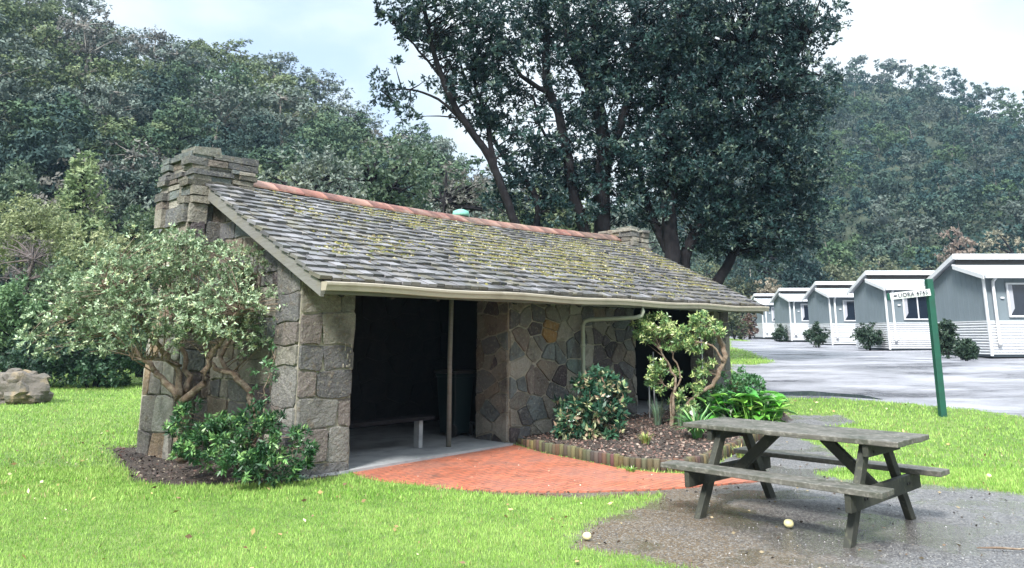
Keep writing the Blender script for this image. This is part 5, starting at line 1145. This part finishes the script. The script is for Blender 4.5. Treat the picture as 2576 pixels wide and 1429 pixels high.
# strap leaved clumps
def strap(name, label, base, n, Lm, wd, pal, lean=1.0, name_part='foliage', mt='glossleaf', lift=.0):
    base = base + eZ * lift
    root = empty(name, base, label, 'plant'); mb = MB()
    for i in range(n):
        th = random.uniform(0, 6.28); L_ = Lm * random.uniform(.6, 1.15); d_ = Vector((math.cos(th), math.sin(th), 0)); w_ = wd * random.uniform(.7, 1.2); o_ = base + d_ * random.uniform(0, .06); ln = lean * random.uniform(.4, 1.1); k = len(mb.v)
        cc = tuple(x * random.uniform(.75, 1.25) for x in random.choice(pal)); sd_ = Vector((-d_.y, d_.x, 0))
        for j in range(6):
            f_ = j / 5; p = o_ + d_ * L_ * ln * (f_ ** 1.5) * .75 + eZ * L_ * (f_ - .55 * ln * f_ ** 2.4) ; ww = w_ * (1 - f_ ** 3) * .5 + .001
            mb.v += [p - sd_ * ww, p + sd_ * ww]
        for j in range(5): mb.face((k + 2 * j, k + 2 * j + 1, k + 2 * j + 3, k + 2 * j + 2), cc, 0, True)
    mb.build(name_part, [M[mt]], root); return root
strap('agapanthus', 'large clump of arching green strap leaves in the mulch left of the table', G(1755, 1120), 150, .60, .036, [(.07, .20, .06), (.14, .32, .10), (.26, .42, .20)], 1.1, lift=.08)
strap('spiky_plant', 'grey green upright spiky tuft below the pruned shrub', G(1655, 1085), 110, .50, .012, [(.09, .14, .09), (.16, .22, .14), (.12, .18, .14)], .5, lift=.08)
strap('spiky_plant', 'fine grey leaved tuft between the pruned shrub stem and the arum lilies', G(1712, 1088), 90, .42, .012, [(.10, .15, .09), (.15, .21, .13)], .6, lift=.08)
strap('grass_tuft', 'small yellowish tuft growing in the mulch', G(1625, 1135), 90, .20, .014, [(.24, .30, .07), (.34, .36, .12)], .8, lift=.09)
strap('grass_tuft', 'bright grass tuft under the near end of the tabletop', G(1862, 1150), 60, .20, .014, [(.20, .30, .06), (.36, .38, .12)], .8)
strap('silver_plant', 'tiny pale silvery plant at the foot of the near pier', G(757, 1212), 60, .10, .016, [(.18, .32, .22), (.26, .38, .28)], 1.0)
strap('grass_tuft', 'small weed tuft against the log edging', G(1588, 1187), 40, .09, .010, [(.12, .24, .04), (.2, .3, .07)], .9)
# stakes
for (u, vt, vb, lb) in ((1648, 885, 1075, 'thin grey steel stake supporting the pruned shrub'), (1635, 960, 1068, 'short pale wooden stake left of the grey steel stake'), (1773, 850, 960, 'thin grey stake in front of the end pier')):
    p = G(u, max(vb, 1068)); zt_ = AT(u, vt, p.y).z; mb = MB(); mb.tube([p - eZ * .1, Vector((p.x + .01, p.y, zt_))], .013, 8); tag(mb.build('garden_stake', [M['concrete']]), lb, 'stake')

# ---- litter and mulch chips
def scatter(name, label, n, poly_fn, size, pals, y_rng, x_rng, flat=.5, kind_='stuff', zoff=.004, m='chip'):
    x = rng.uniform(*x_rng, n); y = rng.uniform(*y_rng, n); k = poly_fn(x, y); x, y = x[k], y[k]; n = len(x); z = ground_z(x, y) + zoff
    P = np.stack([x, y, z], 1); D_ = rng.normal(size=(n, 3)); D_[:, 2] *= flat * .4; D_[:, 2] = np.abs(D_[:, 2]); Ls = size * (.4 + rng.random(n)); V, Q = leaf_geo(P, D_, Ls, Ls * .55, .15)
    pa = np.array(pals); T = pa[rng.integers(0, len(pa), n)] * (.7 + .6 * rng.random((n, 1))); o = link(name, np_mesh(name, V, Q, T), M[m]); tag(o, label, 'litter', kind=kind_); return o
scatter('mulch', 'reddish brown bark mulch and pale litter covering the garden bed', 26000, lambda x, y: sdist(x, y, P_BEDR) > .03, .045, [(.15, .09, .07), (.08, .05, .04), (.20, .13, .10), (.28, .22, .18), (.05, .035, .03), (.20, .12, .10)], (9, 18), (-.5, 6), zoff=.102)
scatter('leaf_litter', 'dark soil litter and dropped leaves around the spreading shrub', 6500, lambda x, y: sdist(x, y, P_BEDL) > .02, .04, [(.06, .045, .04), (.03, .022, .02), (.11, .08, .07), (.30, .26, .20), (.10, .05, .04)], (8, 13), (-7, -1.5), zoff=.03)
scatter('fallen_leaves', 'scattered dry leaves lying on the lawn', 650, lambda x, y: grass_mask(x, y) < -.1, .055, [(.42, .32, .14), (.30, .20, .09), (.50, .45, .28), (.18, .11, .06)], (4.2, 16), (-7, 8), flat=1.2, zoff=.028)
scatter('petals', 'pale fallen petals and bits on brick paving and slab', 420, lambda x, y: sdist(x, y, P_BRICK) > 0, .022, [(.6, .5, .4), (.45, .3, .2), (.2, .12, .07)], (8, 13), (-3, 4), zoff=.02)
scatter('path_litter', 'small dead leaves and bark bits on the gravel path', 1500, lambda x, y: sdist(x, y, P_PATCH) > .02, .035, [(.05, .035, .025), (.12, .08, .05), (.03, .025, .02), (.25, .20, .12)], (3.9, 13), (-1, 9), zoff=.0, flat=.4)
# gravel stones on the path
def stones_on(name, label, n, fn, y_rng, x_rng, smin, smax, pals):
    x = rng.uniform(*x_rng, n); y = rng.uniform(*y_rng, n); k = fn(x, y); x, y = x[k], y[k]; n = len(x); s = smin + (smax - smin) * rng.random(n) ** 3; z = ground_z(x, y) - .02 + s * .2
    base = np.array([(1, 0, 0), (0, 1, 0), (-1, 0, 0), (0, -1, 0), (0, 0, .8)]); th = rng.random(n) * 6.28; c_, s_ = np.cos(th), np.sin(th)
    V = np.stack([np.stack([x + s * (b_[0] * c_ - b_[1] * s_) * (1 + .3 * rng.normal(size=n)), y + s * (b_[0] * s_ + b_[1] * c_), z + s * b_[2]], 1) for b_ in base], 1).reshape(-1, 3)
    b5 = np.arange(n)[:, None] * 5; tri = np.stack([np.hstack([b5 + i, b5 + j, b5 + 4]) for i, j in ((0, 1), (1, 2), (2, 3), (3, 0))], 1).reshape(-1, 3); pa = np.array(pals); T = np.repeat(pa[rng.integers(0, len(pa), n)] * (.7 + .5 * rng.random((n, 1))), 4, 0)
    o = link(name, np_mesh(name, V, tri, T, 3), M['chip']); tag(o, label, 'gravel', kind='stuff')
stones_on('gravel', 'loose grey gravel stones on the path under the picnic table', 60000, lambda x, y: sdist(x, y, P_PATCH) > .02, (3.9, 13), (-1, 9), .003, .016, [(.25, .25, .26), (.12, .12, .13), (.40, .39, .38), (.18, .15, .11), (.07, .07, .08)])
# puddle beside the road
M['water'] = mat('water', (.03, .035, .04), .03, spec=.6)
pp_ = [G(u, v) for u, v in ((1915, 996), (1960, 984), (2040, 982), (2110, 988), (2170, 992), (2222, 1003), (2150, 1009), (2060, 1003), (1980, 1000))]
cp = sum(pp_, Vector()) / len(pp_); mb = MB(); mb.v.append(cp)
for ring in (.5, 1.0): mb.v += [cp.lerp(p, ring) for p in pp_]
for v_ in mb.v: v_.z = gz(v_.x, v_.y) - .012
n = len(pp_)
for j in range(n): mb.face((0, 1 + (j + 1) % n, 1 + j)); mb.face((1 + j, 1 + (j + 1) % n, 1 + n + (j + 1) % n, 1 + n + j))
tag(mb.build('puddle', [M['water']]), kind='structure')

# ================================================================ HAZE
hm = bpy.data.materials.new('haze'); hm.use_nodes = True; t = hm.node_tree; t.nodes.clear()
ho = nd(t, 'ShaderNodeOutputMaterial'); hv = nd(t, 'ShaderNodeVolumePrincipled'); hv.inputs['Color'].default_value = (.50, .74, 1, 1); hv.inputs['Density'].default_value = .00040; hv.inputs['Anisotropy'].default_value = .2
t.links.new(hv.outputs[0], ho.inputs['Volume'])
mb = MB(); mb.box((-170, -20, -8), (400, 0, 0), (0, 340, 0), (0, 0, 110)); hz = mb.build('haze', [hm]); tag(hz, 'thin bluish air haze over the valley', 'haze', kind='stuff')
